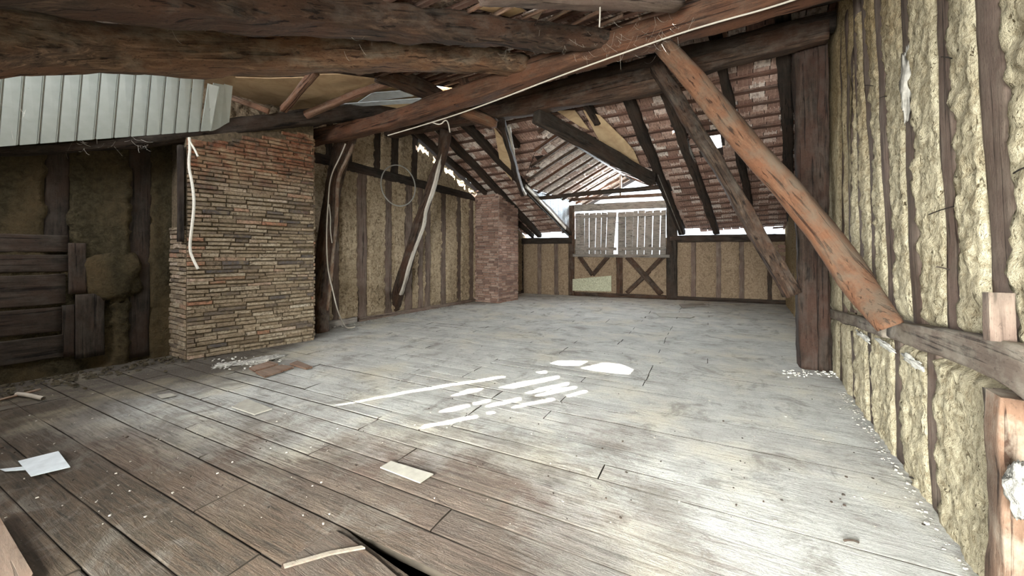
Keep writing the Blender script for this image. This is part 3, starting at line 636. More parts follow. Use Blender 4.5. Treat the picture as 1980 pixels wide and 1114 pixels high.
timber('split_strip', [py(x, y, 6.70) for x, y in ((684, 278), (670, 310), (655, 345), (651, 400), (648, 450), (640, 530), (633, 600))], .05, .04, M['tanpost'], .4, .006, .005, 'pale reddish split edge strip down the crooked post beside the chimney', 'strip')
timber('split_strip', [py(x, y, 7.50 + i * .07) for i, (x, y) in enumerate(((862, 270), (852, 310), (838, 365), (824, 405), (818, 440), (803, 480), (790, 520), (775, 570)))], .075, .04, M['palewood'], .4, .008, .005, 'pale grey split edge strip along the slanting prop at the left wall', 'strip')
# big near logs and others of the near slope
timber('log_beam', [py(-330, 110, 1.75), py(30, 84, 2.25), py(330, 100, 2.8), py(700, 108, 3.6), py(1010, 124, 4.45)], [.30, .30, .30, .28, .26], [.31, .33, .30, .27, .2], M['log'], .75, .02, .03, 'huge round log beam low under the roof, lowest of the two near the camera', 'beam', n=28, step=.05)
timber('log_beam', [py(-100, -70, 1.55), py(200, -22, 1.95), py(620, 26, 2.8), py(900, 56, 3.4), py(1175, 80, 4.0)], [.26, .26, .26, .24, .22], [.24, .24, .26, .24, .2], M['beam'], .55, .018, .03, 'dark squared log beam over the huge round log, meeting the tie beam at its right end', 'beam', n=28, step=.05)
timber('log_beam', [py(930, -15, 2.5), py(1120, -4, 2.9), py(1310, 8, 3.3)], .13, .12, M['stud'], .5, .01, .02, 'dusty grey log under the roof tiles, high above the right end of the squared log', 'beam')
timber('rafter', [py(-60, 300, 3.95), py(220, 280, 4.55), py(450, 246, 5.45), py(700, 216, 6.5), py(780, 205, 6.9)], [.16, .16, .16, .18, .18], [.07, .10, .22, .26, .22], M['darkbeam'], .35, .010, .02, 'dark beam sloping over the chimney top, under the white cladding', 'beam')
timber('rafter', [py(730, 140, 5.1), py(800, 165, 5.3), py(885, 205, 5.7), py(955, 240, 6.2)], [.2, .2, .18, .2], [.2, .22, .18, .18], M['beam'], .5, .014, .02, 'short rough dark timber crossing over the tie beam, under the round log', 'beam')
timber('rafter', [py(893, 214, 5.75), py(925, 226, 5.85), py(958, 242, 6.0)], [.16, .16, .13], [.14, .13, .09], M['orange'], .35, .012, .01, 'short broken orange timber end sticking out under the tie beam above the prop', 'beam')
timber('rafter', [py(548, 212, 5.4), py(610, 138, 4.9)], .10, .09, M['pole'], .6, .006, .01, 'short steep brown pole under the hardboard ceiling over the chimney', 'pole')
timber('rafter', [py(592, 222, 5.6), py(760, 155, 5.3)], .10, .10, M['pole'], .7, .006, .02, 'long brown pole slanting up under the hardboard ceiling right of the chimney', 'pole')
timber('rafter', [py(450, 190, 5.5), py(520, 216, 5.6)], .05, .08, M['pole'], .5, .006, .02, 'small dark stick beside the right edge of the white cladding', 'pole')
timber('strut', [py(895, 150, 4.9), py(905, 185, 5.0)], .1, .1, M['redbeam'], .4, .006, .01, 'small reddish upright block between the round log and the tie beam', 'strut')
timber('strut', [py(940, 160, 4.8), py(880, 200, 5.0)], .1, .1, M['redbeam'], .4, .006, .01, 'reddish slanting block lying on the tie beam under the logs', 'strut')
# far rafters
def raft(p0, p1, w, h, mat, label, cat='rafter', group='rafters of the far slope', lift=0.0, names='rafter', sq=.35):
    f = lambda a, b: zF(a, b) + lift
    q0, q1 = proof(*p0, f), proof(*p1, f)
    d = (q1 - q0); q0 = q0 - d * .04
    return timber(names, [q0 + Z * h / 2, q1 + Z * h / 2], w, h, mat, sq, .008, .03, label, cat, group)
def raftab(b0, b1, w, h, mat, label, a1=None, a0=5.45, grp='rafters of the far slope'):
    aa = a1 if a1 else aE(b1) + .10
    return timber('rafter', [W(a0, b0, zF(a0, b0) + h / 2), W(aa, b1, zF(aa, b1) + h / 2)], w, h, mat, .35, .008, .03, label, 'rafter', grp)
bR = lambda x, y: ab(proof(x, y, zF))
def raftpx(p0, p1, w, h, mat, label, stop=None, grp='rafters of the far slope'):
    a0, b0 = bR(*p0); a1, b1 = bR(*p1); k = (b1 - b0) / (a1 - a0); A0, A1 = 5.4, (stop if stop else aE(b1) + .10)
    B0, B1 = b0 + k * (A0 - a0), b0 + k * (A1 - a0)
    return timber('rafter', [W(A0, B0, zF(A0, B0) + h / 2), W(A1, B1, zF(A1, B1) + h / 2)], w, h, mat, .35, .009, .03, label, 'rafter', grp), (A0, B0, A1, B1)
raftab(-1.73, -1.73, .18, .16, M['darkbeam'], 'black rafter on the right side of the dormer, ending beside the right shutter')
raftpx((1285, 180), (1387, 458), .16, .15, M['darkbeam'], 'black crooked rafter between the dormer and the glowing roof hole')
raftpx((1400, 160), (1458, 440), .13, .14, M['darkbeam'], 'black rafter just right of the glowing roof hole')
raftpx((1516, 116), (1530, 455), .16, .16, M['darkbeam'], 'black rafter right against the thick post')
raftab(-5.1, -5.1, .18, .16, M['darkbeam'], 'black rafter on the left side of the dormer with a pale splintered lower end')
raftpx((884, 290), (1045, 462), .17, .15, M['darkbeam'], 'black rafter left of the dormer, second from the left wall')
raftab(LW + .36, LW + .36, .13, .12, M['darkbeam'], 'black rafter sloping along the top of the left wall')
raftab(-4.35, -4.35, .13, .12, M['darkbeam'], 'short black jack rafter inside the left valley of the dormer', a1=7.25)
raftab(-2.42, -2.42, .12, .12, M['darkbeam'], 'short black jack rafter inside the right valley of the dormer', a1=6.95)
# dormer
BM = -3.38; ZR = 3.92; ZEV = 3.12; BLd, BRd = -5.1, -1.73; AG = aE(BM) + .0
def zD(b): return ZEV + (ZR - ZEV) * (1 - abs(b - BM) / (BM - BLd if b < BM else BRd - BM))
timber('valley_rafter', [W(5.5, BM + .42, 3.66), W(8.6, BRd - .02, 2.98)], .13, .26, M['darkbeam'], .3, .008, .02, 'thick black valley rafter on the right of the dormer roof', 'rafter')
timber('valley_rafter', [W(5.6, BM - .30, 3.70), W(8.72, BLd + .02, 2.98)], .10, .18, M['darkbeam'], .3, .008, .02, 'black valley rafter on the left of the dormer roof', 'rafter')
timber('split_strip', [pa(983, 245, 5.75), pa(992, 290, 6.6), pa(998, 340, 7.8), W(8.7, BLd + .12, 2.94)], .06, .05, M['palewood'], .4, .008, .01, 'pale splintered strip running down the left valley of the dormer', 'strip')
timber('split_strip', [W(8.75, BLd + .1, zF(8.75, BLd) + .02), W(11.3, BLd + .1, zF(11.3, BLd) + .0)], .04, .09, M['palewood'], .4, .008, .01, 'pale splintered lower edge along the left dormer rafter', 'strip')
timber('dormer_tie', [W(9.6, BLd + .02, 2.96), W(9.6, BRd, 2.98)], .10, .10, M['darkbeam'], .3, .006, .02, 'thin dark tie beam crossing the dormer above the shutters', 'beam')
FAb = lambda b: (aE(b))
timber('dormer_header', [W(FAb(BLd) - .02, BLd, 3.19), W(FAb(BRd) - .02, BRd, 3.19)], .10, .10, M['beam'], .3, .004, .01, 'brown beam across the front of the dormer over the header board', 'beam')
timber('gable_strut', [W(FAb(BM) - .02, BM - .1, 3.22), W(FAb(BM) - .02, BM - .1, ZR - .02)], .06, .06, M['greyboard'], .3, .003, .004, 'thin upright strut in the bright triangular gable of the dormer', 'strut')
timber('dormer_ridge', [W(6.9, BM, ZR - .0), W(AG + .9, BM, ZR - .0)], .07, .10, M['darkbeam'], .3, .004, .01, 'ridge board at the top of the dormer roof', 'ridge board')
for sgn in (-1, 1):
    be = BLd if sgn < 0 else BRd; k = 0; av = 6.8
    lst = []
    while av < AG + .8:
        # a rafter runs from dormer eave (or the valley) up to the ridge
        kv = min(1, max(0, (av - 6.5) / (8.9 - 6.5))); bs_ = BM + (be - BM) * kv
        if abs(bs_ - BM) > .15: lst.append((av, bs_))
        av += .56
    for i, (av, bs_) in enumerate(lst):
        timber('dormer_rafter', [W(av, bs_, zD(bs_) + .0), W(av, BM - sgn * -.02, ZR)], .06, .06, M['redbeam'] if i % 3 == 1 else M['beam'], .3, .004, .008,
               'small rafter of the dormer\'s %s slope, %s counted from the main purlin' % ('left' if sgn < 0 else 'right', (ordn + ['thirteenth', 'fourteenth', 'fifteenth', 'sixteenth'])[i]), 'rafter', 'small rafters of the dormer, %s slope' % ('left' if sgn < 0 else 'right'), n=12, step=.2)
# ------------------------------------------------------------------ roof tiles and decks
SUN = U * -.2 + V * .80 + Z * 1.85
def sunroof(P, f):
    lo, hi = 0., 12.
    for _ in range(40):
        m = (lo + hi) / 2; q_ = P + SUN * m; a_, b_ = ab(q_)
        if q_.z < f(a_, b_): lo = m
        else: hi = m
    return ab(P + SUN * lo)
zdk = lambda a, b: zF(a, b) + .20
zFd = lambda a, b: zdk(a, b)
floorpolys = [
    [(815, 829), (822, 823), (921, 803), (921, 808)], [(850, 797), (862, 791), (905, 783), (906, 787), (870, 796)], [(872, 766), (905, 754), (933, 751), (925, 757)],
    [(965, 750), (990, 743), (1080, 727), (1078, 732), (990, 751)], [(985, 729), (1055, 717), (1056, 721), (990, 733)], [(990, 789), (1000, 784), (1070, 770), (1070, 774)],
    [(1016, 761), (1045, 751), (1098, 740), (1097, 744), (1030, 760)], [(1034, 766), (1075, 753), (1113, 747), (1112, 751), (1050, 765)], [(940, 786), (955, 780), (1006, 769), (1005, 774), (945, 787)],
    [(915, 780), (945, 772), (946, 776), (918, 783)], [(1094, 766), (1132, 755), (1133, 758), (1100, 767)],
    [(1062, 704), (1080, 698), (1135, 699), (1118, 707), (1075, 707)], [(1125, 712), (1150, 706), (1170, 702), (1200, 705), (1230, 718), (1215, 724), (1150, 717)],
    [(640, 786), (820, 751), (975, 727), (975, 730), (820, 754.5)], [(943, 797), (955, 796), (955, 799), (944, 800)],
]
holes = []
zN = lambda a, b: 2.78 + .285 * a
zNd = lambda a, b: zN(a, b) + .11
nholes = [[sunroof(pz(x, y), zNd) for x, y in poly] for poly in floorpolys]
print('sun holes', [(round(h[0][0], 2), round(h[0][1], 2)) for h in nholes])
def orient(h):
    A_ = sum(h[i][0] * h[(i + 1) % len(h)][1] - h[(i + 1) % len(h)][0] * h[i][1] for i in range(len(h))); return h if A_ > 0 else h[::-1]
vis = [[(1364, 262), (1392, 256), (1396, 284), (1372, 291)], [(1242, 341), (1252, 336), (1259, 343), (1250, 351)], [(1298, 250), (1302, 249), (1306, 258), (1302, 259)]]
for poly in vis: holes.append([ab(proof(x, y, zFd)) for x, y in poly])
# rake slits along the left wall
for (a0_, a1_) in ((6.55, 6.95), (7.12, 7.24), (7.55, 7.95), (8.05, 8.4), (8.55, 8.9), (9.05, 9.15), (10.3, 10.4)):
    holes.append([(a0_, LW + .10), (a1_, LW + .10), (a1_, LW + .145), (a0_, LW + .145)])
HB = [(min(p[0] for p in h), max(p[0] for p in h), min(p[1] for p in h), max(p[1] for p in h)) for h in holes]
NHB = [(min(p[0] for p in h), max(p[0] for p in h), min(p[1] for p in h), max(p[1] for p in h)) for h in nholes]
def hit(a0, a1, b0, b1, HB=HB): return any(a0 < h[1] and a1 > h[0] and b0 < h[3] and b1 > h[2] for h in HB)
def indorm(a, b, m=0.0):
    if not (BLd + m < b < BRd - m): return False
    k = abs(b - BM) / (BM - BLd if b < BM else BRd - BM); return a > 6.9 + (8.95 - 6.9) * k + m
# deck sheet with holes
def inside(p, poly):
    c = False
    for i in range(len(poly)):
        a_, b_ = poly[i], poly[i - 1]
        if (a_[1] > p[1]) != (b_[1] > p[1]) and p[0] < (b_[0] - a_[0]) * (p[1] - a_[1]) / (b_[1] - a_[1]) + a_[0]: c = not c
    return c
outer = [(5.5, LW - .15), (5.5, RW + .1)] + [(aE(RW) + .10, RW + .1), (aE(LW) + .10, LW - .15)]
def aV(b):
    lo, hi = 5.5, 12.
    for _ in range(40):
        m_ = (lo + hi) / 2
        if zdk(m_, b) > zD(b) + .15: lo = m_
        else: hi = m_
    return lo
print('valley', aV(BM), aV(BRd), aV(BLd))
dorm = [(aV(BM), BM), (aV(BRd), BRd), (aE(BRd) + .09, BRd), (aE(BLd) + .09, BLd), (aV(BLd), BLd)]
def holed(outer, hl, zf, ga, gb):
    dk = MB(); polys = [outer] + hl; vv, ee = [], []
    for h in polys:
        k = len(vv); vv += [Vector(p) for p in h]; ee += [(k + i, k + (i + 1) % len(h)) for i in range(len(h))]
    for a_ in ga:
        for b_ in gb: vv.append(Vector((a_, b_)))
    cv, ce, cf, _, _, _ = delaunay_2d_cdt(vv, ee, [], 1, 1e-5)
    for f in cf:
        c = sum((cv[i] for i in f), Vector((0, 0))) / len(f)
        if any(inside(c, h) for h in polys[1:]) or not inside(c, outer): continue
        dk.quad([W(cv[i].x, cv[i].y, zf(cv[i].x, cv[i].y)) for i in f])
    return dk
struct(holed(outer, [dorm] + holes, zdk, [5.6 + i * .5 for i in range(1, 14)], [LW + j * .55 for j in range(1, 14)]).build('ceiling', M['deck']))
# tiles + battens of the far slope
tl = MB(); row = .33; a = 5.5; ba = MB()
def tile(mb, P, ea, eb, n_, la, lb, t):          # P corner, ea down slope, eb across, n_ down normal
    mb.box(P, ea * la, eb * (lb * .97), n_ * .012, 0, t)
    for k in (.05, .34, .62, .9): mb.box(P + eb * lb * k + ea * .015, ea * (la - .03), eb * .012, n_ * .026, 0, min(1, t + .12))
while a < aE(RW) + .1:
    b = LW
    ov = R() * .1
    while b < RW:
        if a < aE(b) - .08 and not indorm(a + row / 2, b + .1, .02) and not hit(a, a + row, b, b + .2):
            sl = (zF(a + row, b) - zF(a, b)); ea = (U * row + Z * sl); L_ = ea.length; ea = ea / L_
            nn = Vector((0, 0, -1)); t = R() ** 1.3
            off = .175 + rr(-.006, .006)
            tile(tl, W(a - .02, b + ov, zF(a, b) + off + .012), (ea + Z * -.03).normalized(), (V + Z * rr(-.02, .02)), nn, L_ + .05, .2, t)
        b += .205
    a += row
struct(tl.build('ceiling_tiles', M['tile']))
a = 5.6
while a < aE(RW) + .1:
    b0 = LW; b_ = LW
    while b_ < RW:
        e = min(RW, b_ + .35)
        if a < aE(b_) + .04 and not indorm(a, (b_ + e) / 2, -.02) and not hit(a - .0, a + .05, b_, e):
            z_ = zF(a, b_) + .125; z2 = zF(a, e) + .125; w_ = rr(.06, .08)
            o_ = W(a, b_, z_); ba.hexa([o_, W(a, e, z2), W(a + w_, e, z2 - .015), W(a + w_, b_, z_ - .015), o_ + Z * .035, W(a, e, z2 + .035), W(a + w_, e, z2 + .02), W(a + w_, b_, z_ + .02)], 0, R())
        b_ = e
    a += row
struct(ba.build('ceiling_battens', M['batten']))
# eave closing boards left out: daylight shows between plate and tiles.  Dormer decks and tiles
for sgn in (-1, 1):
    be = BLd if sgn < 0 else BRd; dd = MB(); A1_ = AG + 1.9  # overhang stretched out of view to keep sun out of the gable
    f = lambda b: zD(b) + .15
    over = be + sgn * .12
    fo = f(be) - .12 * (ZR - ZEV) / abs(be - BM)
    dd.quad([W(aV(BM) - .02, BM, f(BM)), W(aV(be) - .05, over, fo), W(A1_, over, fo), W(A1_, BM, f(BM))])
    struct(dd.build('ceiling_dormer', M['deck']))
    td = MB(); av = 5.8; nb = 5; wb = abs(be - BM) / nb
    while av < A1_ - .9:
        for i in range(nb):
            b_ = BM + sgn * i * wb
            kv = (av + .1 - aV(BM)) / (aV(be) - aV(BM))
            if (i + .6) / nb > kv: continue
            eb = (W(0, b_ + sgn * wb, zD(b_ + sgn * wb)) - W(0, b_, zD(b_))); L_ = eb.length; eb /= L_
            t = .45 + .55 * R()
            P = W(av, b_, zD(b_) + .09)
            td.box(P, eb * (L_ + .02), U * .27, Z * .012, 0, t * .8)
            for k in (.02, .08, .11, .17, .20, .25): td.box(P + U * k + eb * .03 - Z * .03, eb * (L_ - .10), U * .014, Z * .03, 0, min(1, t + .25))
            td.box(P + eb * (L_ - .06) - Z * .035, eb * .04, U * .26, Z * .035, 0, min(1, t + .2))
        av += .28
    struct(td.build('ceiling_dormer_tiles', M['tile']))
    # cheek boards
    e = empty('dormer_cheek' if sgn < 0 else 'wall_dormer', W(8.8, be, 2.9), ('pale bluish boarded side cheek left of the shutters in the dormer' if sgn < 0 else 'boarded side cheek of the dormer, right of the shutters'), 'boarding')
    if sgn > 0:
        e['kind'] = 'structure'; del e['category']; del e['label']
    av = 8.9; k = 0
    while av < aE(be) - .02:
        w_ = rr(.15, .2); gp = rr(.004, .03) if sgn < 0 else .0; b = MB(); a2 = min(av + w_ - gp, aE(be))
        z0, z1 = zF(av, be) - .02, zF(a2, be) - .02
        b.hexa([W(av, be, z0), W(a2, be, z1), W(a2, be + sgn * .02, z1), W(av, be + sgn * .02, z0), W(av, be, ZEV + .04), W(a2, be, ZEV + .04), W(a2, be + sgn * .02, ZEV + .04), W(av, be + sgn * .02, ZEV + .04)])
        o = b.build('board', M['bluegrey'] if sgn < 0 else M['greyboard'], origin=W(av, be, z0)); adopt(o, e); av += w_
# plywood sheets at the valleys
def sheet(name, pts, mat, label, cat='board', th=.012, n_=Z):
    b = MB(); k = len(pts); P0 = [Vector(p) for p in pts]
    b.quad(P0); b.quad([p + n_ * th for p in P0][::-1])
    for i in range(k): b.quad([P0[i], P0[(i + 1) % k], P0[(i + 1) % k] + n_ * th, P0[i] + n_ * th])
    o = b.build(name, mat, origin=P0[0]); 
    return tag(o, label, cat) if label else o
lf = lambda d: (lambda a, b: zF(a, b) + d)
sheet('hardboard_sheet', [proof(x, y, lf(.03)) for x, y in ((1128, 214), (1160, 224), (1205, 268), (1225, 290), (1240, 325), (1190, 298), (1160, 275))], M['hardboard'], 'tan hardboard sheet nailed right of the dormer valley rafter')
sheet('hardboard_sheet', [proof(x, y, lf(.03)) for x, y in ((1075, 214), (1112, 214), (1140, 252), (1120, 244))], M['hardboard'], 'small tan hardboard triangle tucked under the wavy purlin at the dormer')
sheet('hardboard_sheet', [proof(x, y, lf(.03)) for x, y in ((955, 245), (985, 285), (990, 350), (968, 322))], M['hardboard'], 'tan hardboard strip left of the dormer valley')
s = NB('frosted_glass'); tr = s.new('ShaderNodeBsdfTranslucent'); tr.inputs[0].default_value = (.85, .92, .95, 1); s.link(tr.outputs[0], s.out.inputs[0]); M['glass'] = s.m
sheet('glass_roof_tile', [proof(x, y, lambda a, b: zF(a, b) + .205) for x, y in ((1360, 258), (1396, 252), (1400, 288), (1368, 295))], M['glass'], 'glowing glass roof tile between the rafters right of the dormer', 'roof tile')
# ------------------------------------------------------------------ near slope
nd = holed([(-2.4, -4.3), (-2.4, RW + .1), (5.75, RW + .1), (5.75, -4.3)], nholes, zNd, [], [])
struct(nd.build('ceiling_near_slope', M['deck']))
nt = MB(); a = .6
while a < 5.3:
    b = -4.2; o_ = R() * .1
    while b < RW - .15:
        t = R() ** .8; ea = (U + Z * .285).normalized()
        if not hit(a - .03, a + .3, b + o_, b + o_ + .2, NHB): tile(nt, W(a, b + o_, zN(a, b) + .075), (ea + Z * .04).normalized(), V + Z * rr(-.03, .03), Vector((0, 0, -1)), .3, .2, t)
        b += .205
    b = -4.2
    while b < RW:
        e_ = min(RW, b + .12)
        if not hit(a - .02, a + .1, b, e_, NHB): nt.box(W(a + .02, b, zN(a, 0) + .0), U * .05, V * (e_ - b), Z * .035, 1, .4)
        b = e_
    a += .27
struct(nt.build('ceiling_near_tiles', [M['tile'], M['batten']]))
for i, (pts) in enumerate([((950, 0), (1000, 12), (1015, 22), (985, 33), (925, 18)), ((1015, 30), (1050, 20), (1040, 38)), ((960, -8), (1000, -8), (990, 4))]):
    sheet('hardboard_sheet', [proof(x, y, lambda a, b: zN(a, b) - .02) for x, y in pts], M['hardboard'], ['largest tan board scrap between tiles at the top of the picture', 'small tan board scrap between tiles, right of the largest one', 'tan board scrap cut by the top edge of the picture'][i], n_=Z)
for i, (x0, y0, x1, y1) in enumerate([(905, 22, 960, -8), (955, 30, 1020, -6), (1010, 36, 1080, 5), (1055, 42, 1110, 12), (1105, 48, 1160, 22), (1150, 54, 1205, 30), (1190, 58, 1240, 36)]):
    timber('lath', [proof(x0, y0, lambda a, b: zN(a, b) - .05), proof(x1, y1, lambda a, b: zN(a, b) - .05)], .022, .03, M['pole'], .3, .002, .004, 'thin pale roof lath above the dark squared log, %s from the left' % ordn[i], 'lath', 'laths over the dark squared log')
# raised roof on the left with its hardboard ceiling and pale sheets
ZH = 3.80
zH = lambda a, b: ZH + .06 * max(0, a - 2) * 1.0
rh = MB()
def rect(mb, a0, a1, b0, b1, zf, dz=0, m=0): mb.quad([W(a0, b0, zf(a0, b0) + dz), W(a1, b0, zf(a1, b0) + dz), W(a1, b1, zf(a1, b1) + dz), W(a0, b1, zf(a0, b1) + dz)], m)
rect(rh, 2.0, 4.9, LW - .2, -4.2, zH); rect(rh, -2.4, -.2, LW - .2, -4.2, zH); rect(rh, -.2, 2.0, LW - .2, -4.2, zH); 
rh.quad([W(4.9, LW - .2, zH(4.9, 0)), W(4.9, -4.2, zH(4.9, 0)), W(5.7, -4.2, 4.5), W(5.7, LW - .2, 4.5)])
struct(rh.build('ceiling_raised', M['hardboard']))
st = MB()
st.quad([W(-2.4, -4.2, zN(-2.4, 0) - .02), W(5.7, -4.2, zN(5.7, 0) - .02), W(5.7, -4.2, 4.6), W(-2.4, -4.2, 4.3)]); struct(st.build('wall_step', M['deck']))
for i, (pts, mt, lb) in enumerate([
    ([(455, 150), (520, 152), (590, 150), (560, 200), (500, 202), (455, 175)], 'hardboard', 'pale tan hardboard ceiling sheet right of the white cladding'),
    ([(596, 145), (730, 142), (700, 165), (560, 200)], 'hardboard', 'large tan hardboard ceiling sheet over the brown poles'),
    ([(720, 180), (775, 176), (800, 186), (690, 200)], 'paper', 'white plastic sheet showing daylight beside the brown pole'),
    ([(640, 203), (820, 190), (815, 199), (660, 208)], 'paper', 'narrow white strip of sheet over the dark beam end')]):
    pp_ = [proof(x, y, lambda a, b: zH(a, b) - .03 - .01 * i) for x, y in pts]
    sheet('ceiling_sheet', pp_, M[mt], lb, 'sheet')
# lower ceiling between the cladding beam and the sooty wall
lc = MB(); lc.quad([W(-.4, LW - .1, 2.30), W(3.9, LW - .1, 3.62), W(3.9, -6.27, 3.62), W(-.4, -6.27, 2.30)]); struct(lc.build('ceiling_low', M['deck']))
# white cladding: tongue-and-groove strips
e = empty('wall_cladding', py(200, 275, 4.5), 'white glossy plastic cladding strips hanging over the sloping beam at the left', 'cladding')
xs = [-75, -35, 2, 42, 82, 118, 154, 190, 226, 258, 288, 317, 344, 369, 393]
Yb = lambda x: 6.2 / (.8498 * -(x - CX) / F + .5272)
yb = lambda x: 283 - (x) * .075 if x > 0 else 283
for i in range(len(xs)):
    x0 = xs[i]; x1 = xs[i + 1] if i + 1 < len(xs) else 417
    pw = []
    B0, B1 = py(x0 - 6, yb(x0), Yb(x0 - 6)), py(x1 - 7, yb(x1), Yb(x1 - 7))
    T0, T1 = py(x0 + 10, 92 - x0 * .02, Yb(x0) * .93), py(x1 + 9, 92 - x1 * .02, Yb(x1) * .93)
    if i >= len(xs) - 1: T0, T1 = py(x0 + 8, 161, Yb(x0) * .96), py(x1 + 9, 168, Yb(x1) * .96)
    n_ = (B1 - B0).cross(T0 - B0).normalized(); n_ = n_ if n_.dot(V) > 0 else -n_
    b = MB(); ed = (B1 - B0); et = (T1 - T0); g0 = .05
    a_, b_, c_, d_ = B0, B1, T1, T0
    b.hexa([a_, b_, b_ + n_ * .001, a_ + n_ * .001, d_, c_, c_ + n_ * .001, d_ + n_ * .001], 1)
    for (f0, f1, hh) in ((.04, .86, .012), (.90, .955, .008)):
        q0, q1, q2, q3 = B0.lerp(B1, f0), B0.lerp(B1, f1), T0.lerp(T1, f1), T0.lerp(T1, f0)
        b.hexa([q0, q1, q1 + n_ * hh, q0 + n_ * hh, q3, q2, q2 + n_ * hh, q3 + n_ * hh])
    o = b.build('cladding_strip', [M['panelw'], M['wire']], origin=B0); adopt(o, e)
# last two lower strips
for i, (x0, x1) in enumerate(((412, 433), (433, 449))):
    B0, B1 = py(x0 - 8, yb(x0) + 1, Yb(x0)), py(x1 - 8, yb(x1) + 1, Yb(x1)); T0, T1 = py(x0, 160 + i * 2, Yb(x0) * .97), py(x1, 164 + i * 2, Yb(x1) * .97)
    n_ = (B1 - B0).cross(T0 - B0).normalized(); n_ = n_ if n_.dot(V) > 0 else -n_
    b = MB(); b.hexa([B0, B1, B1 + n_ * .012, B0 + n_ * .012, T0, T1, T1 + n_ * .012, T0 + n_ * .012]); o = b.build('cladding_strip', M['panelw'], origin=B0); adopt(o, e)
# rear wall with its opening behind the camera
rw = MB(); AR = -2.2
rect3 = lambda b0, b1, z0, z1: rw.quad([W(AR, b0, z0), W(AR, b1, z0), W(AR, b1, z1), W(AR, b0, z1)])
WB0, WB1, WZ0, WZ1 = -1.5, .6, .5, 2.05
rect3(LW - .2, WB0, -.3, 4.4); rect3(WB1, RW + .2, -.3, 4.4); rect3(WB0, WB1, -.3, WZ0); rect3(WB0, WB1, WZ1, 4.4)
struct(rw.build('wall_rear', M['daubL']))
# ================================================================== SMALL THINGS
def sub(p, k=1): return p
tube('cable', [pa(750, 262, 3.8), pa(850, 233, 3.78), pa(950, 198, 3.77), pa(1060, 155, 3.76), pa(1200, 104, 3.75), pa(1350, 52, 3.75), pa(1540, 2, 3.74), pa(1700, -60, 3.74)], .008, M['cable'], 'pale cable running along the lower edge of the reddish tie beam', 'cable')
rp = [py(366, 266, 4.95), py(368, 285, 4.95), py(364, 320, 4.95), py(372, 355, 4.95), py(376, 395, 4.95), py(371, 440, 4.95), py(366, 480, 4.95), py(372, 500, 4.95), py(383, 520, 4.95)]
tube('rope', rp, .016, M['rope'], 'knotted white rope hanging from the sloping beam in front of the brick chimney', 'rope')
tube('rope', [py(366, 272, 4.93), py(374, 285, 4.93), py(379, 294, 4.93), py(383, 303, 4.93)], .012, M['rope'], 'short loose white rope end beside the top of the hanging rope', 'rope')
ring = []
for k in range(20):
    t = k / 20 * math.tau; ring.append(pb(771, 359, LW + .42) + (U * math.cos(t) + V * .15 * math.cos(t)) * .42 + Z * math.sin(t) * .44)
tube('wire_hoop', ring, .013, M['wire'], 'large grey wire hoop hanging on the left wall between the crooked post and the prop', 'wire hoop', closed=True)
tube('cable', [py(668, 278, 6.6), py(660, 300, 6.6), py(638, 340, 6.65), py(634, 400, 6.65), py(631, 450, 6.65), py(633, 520, 6.65), py(643, 560, 6.65), py(652, 600, 6.6), pz(664, 628, .02), pz(674, 636, .012), pz(686, 632, .012)], .011, M['cable'], 'pale cable hanging down the crooked post to the floor', 'cable')
tube('cable', [py(636, 395, 6.6), py(640, 420, 6.58), py(638, 445, 6.6), py(642, 470, 6.6)], .008, M['cable'], 'short tangled cable end tied halfway up the crooked post', 'cable')
tube('cable', [pa(835, 236, 3.80), pa(850, 244, 3.79), pa(862, 230, 3.80), pa(868, 240, 3.79), pa(870, 256, 3.79)], .008, M['cable'], 'short looped cable end at the top of the slanting prop', 'cable')
tube('cable', [pa(1160, 0, 2.9), pa(1161, 20, 2.9), pa(1159, 52, 2.9)], .006, M['web'], 'short dusty string hanging from the roof at the top of the picture', 'string')
# floor litter
def flatpiece(name, px, mat, label, cat, th=.006, lift=.012, warp=0):
    P = [pz(x, y, lift) for x, y in px]
    P = [p + Z * rr(0, warp) for p in P]
    return sheet(name, P, mat, label, cat, th)
flatpiece('paper_sheet', [(35, 893), (113, 875), (136, 905), (60, 925)], M['paper'], 'bluish white sheet of paper lying on the dark boards at the left', 'paper', .003, .012, .01)
flatpiece('paper_sheet', [(0, 908), (45, 903), (52, 909), (10, 912)], M['paper'], 'thin pale strip beside the white sheet of paper', 'paper', .003, .012)
flatpiece('card_piece', [(735, 905), (756, 893), (838, 918), (812, 935)], M['card'], 'grey rectangular card lying on the brown boards near the middle foreground', 'card', .006, .014)
flatpiece('card_piece', [(448, 788), (478, 773), (526, 792), (492, 803)], M['card'], 'grey card on the boards in front of the chimney, with a black edge', 'card', .01, .014)
flatpiece('card_piece', [(303, 765), (330, 761), (341, 765), (312, 771)], M['card'], 'small pale card on the floor at the edge of the dark corner', 'card', .005, .012)
flatpiece('board_scrap', [(494, 722), (545, 708), (568, 712), (512, 731)], M['pole'], 'short brown board scrap on the floor in front of the chimney, nearest of three', 'board', .02, .014)
flatpiece('board_scrap', [(482, 714), (520, 701), (538, 706), (492, 720)], M['pole'], 'short reddish board scrap behind the nearest one in front of the chimney', 'board', .02, .014)
flatpiece('board_scrap', [(560, 706), (575, 700), (604, 712), (592, 715)], M['pole'], 'short tan board scrap on the floor by the right foot of the chimney', 'board', .02, .014)
flatpiece('board_scrap', [(1215, 566), (1300, 568), (1301, 575), (1225, 572)], M['greyboard'], 'long grey board lying along the foot of the far wall under the right shutter', 'board', .03, .014)
flatpiece('card_piece', [(1268, 606), (1330, 606), (1343, 612), (1336, 615), (1275, 612)], M['card'], 'pale flat sheet lying on the far floor', 'card', .006, .014)
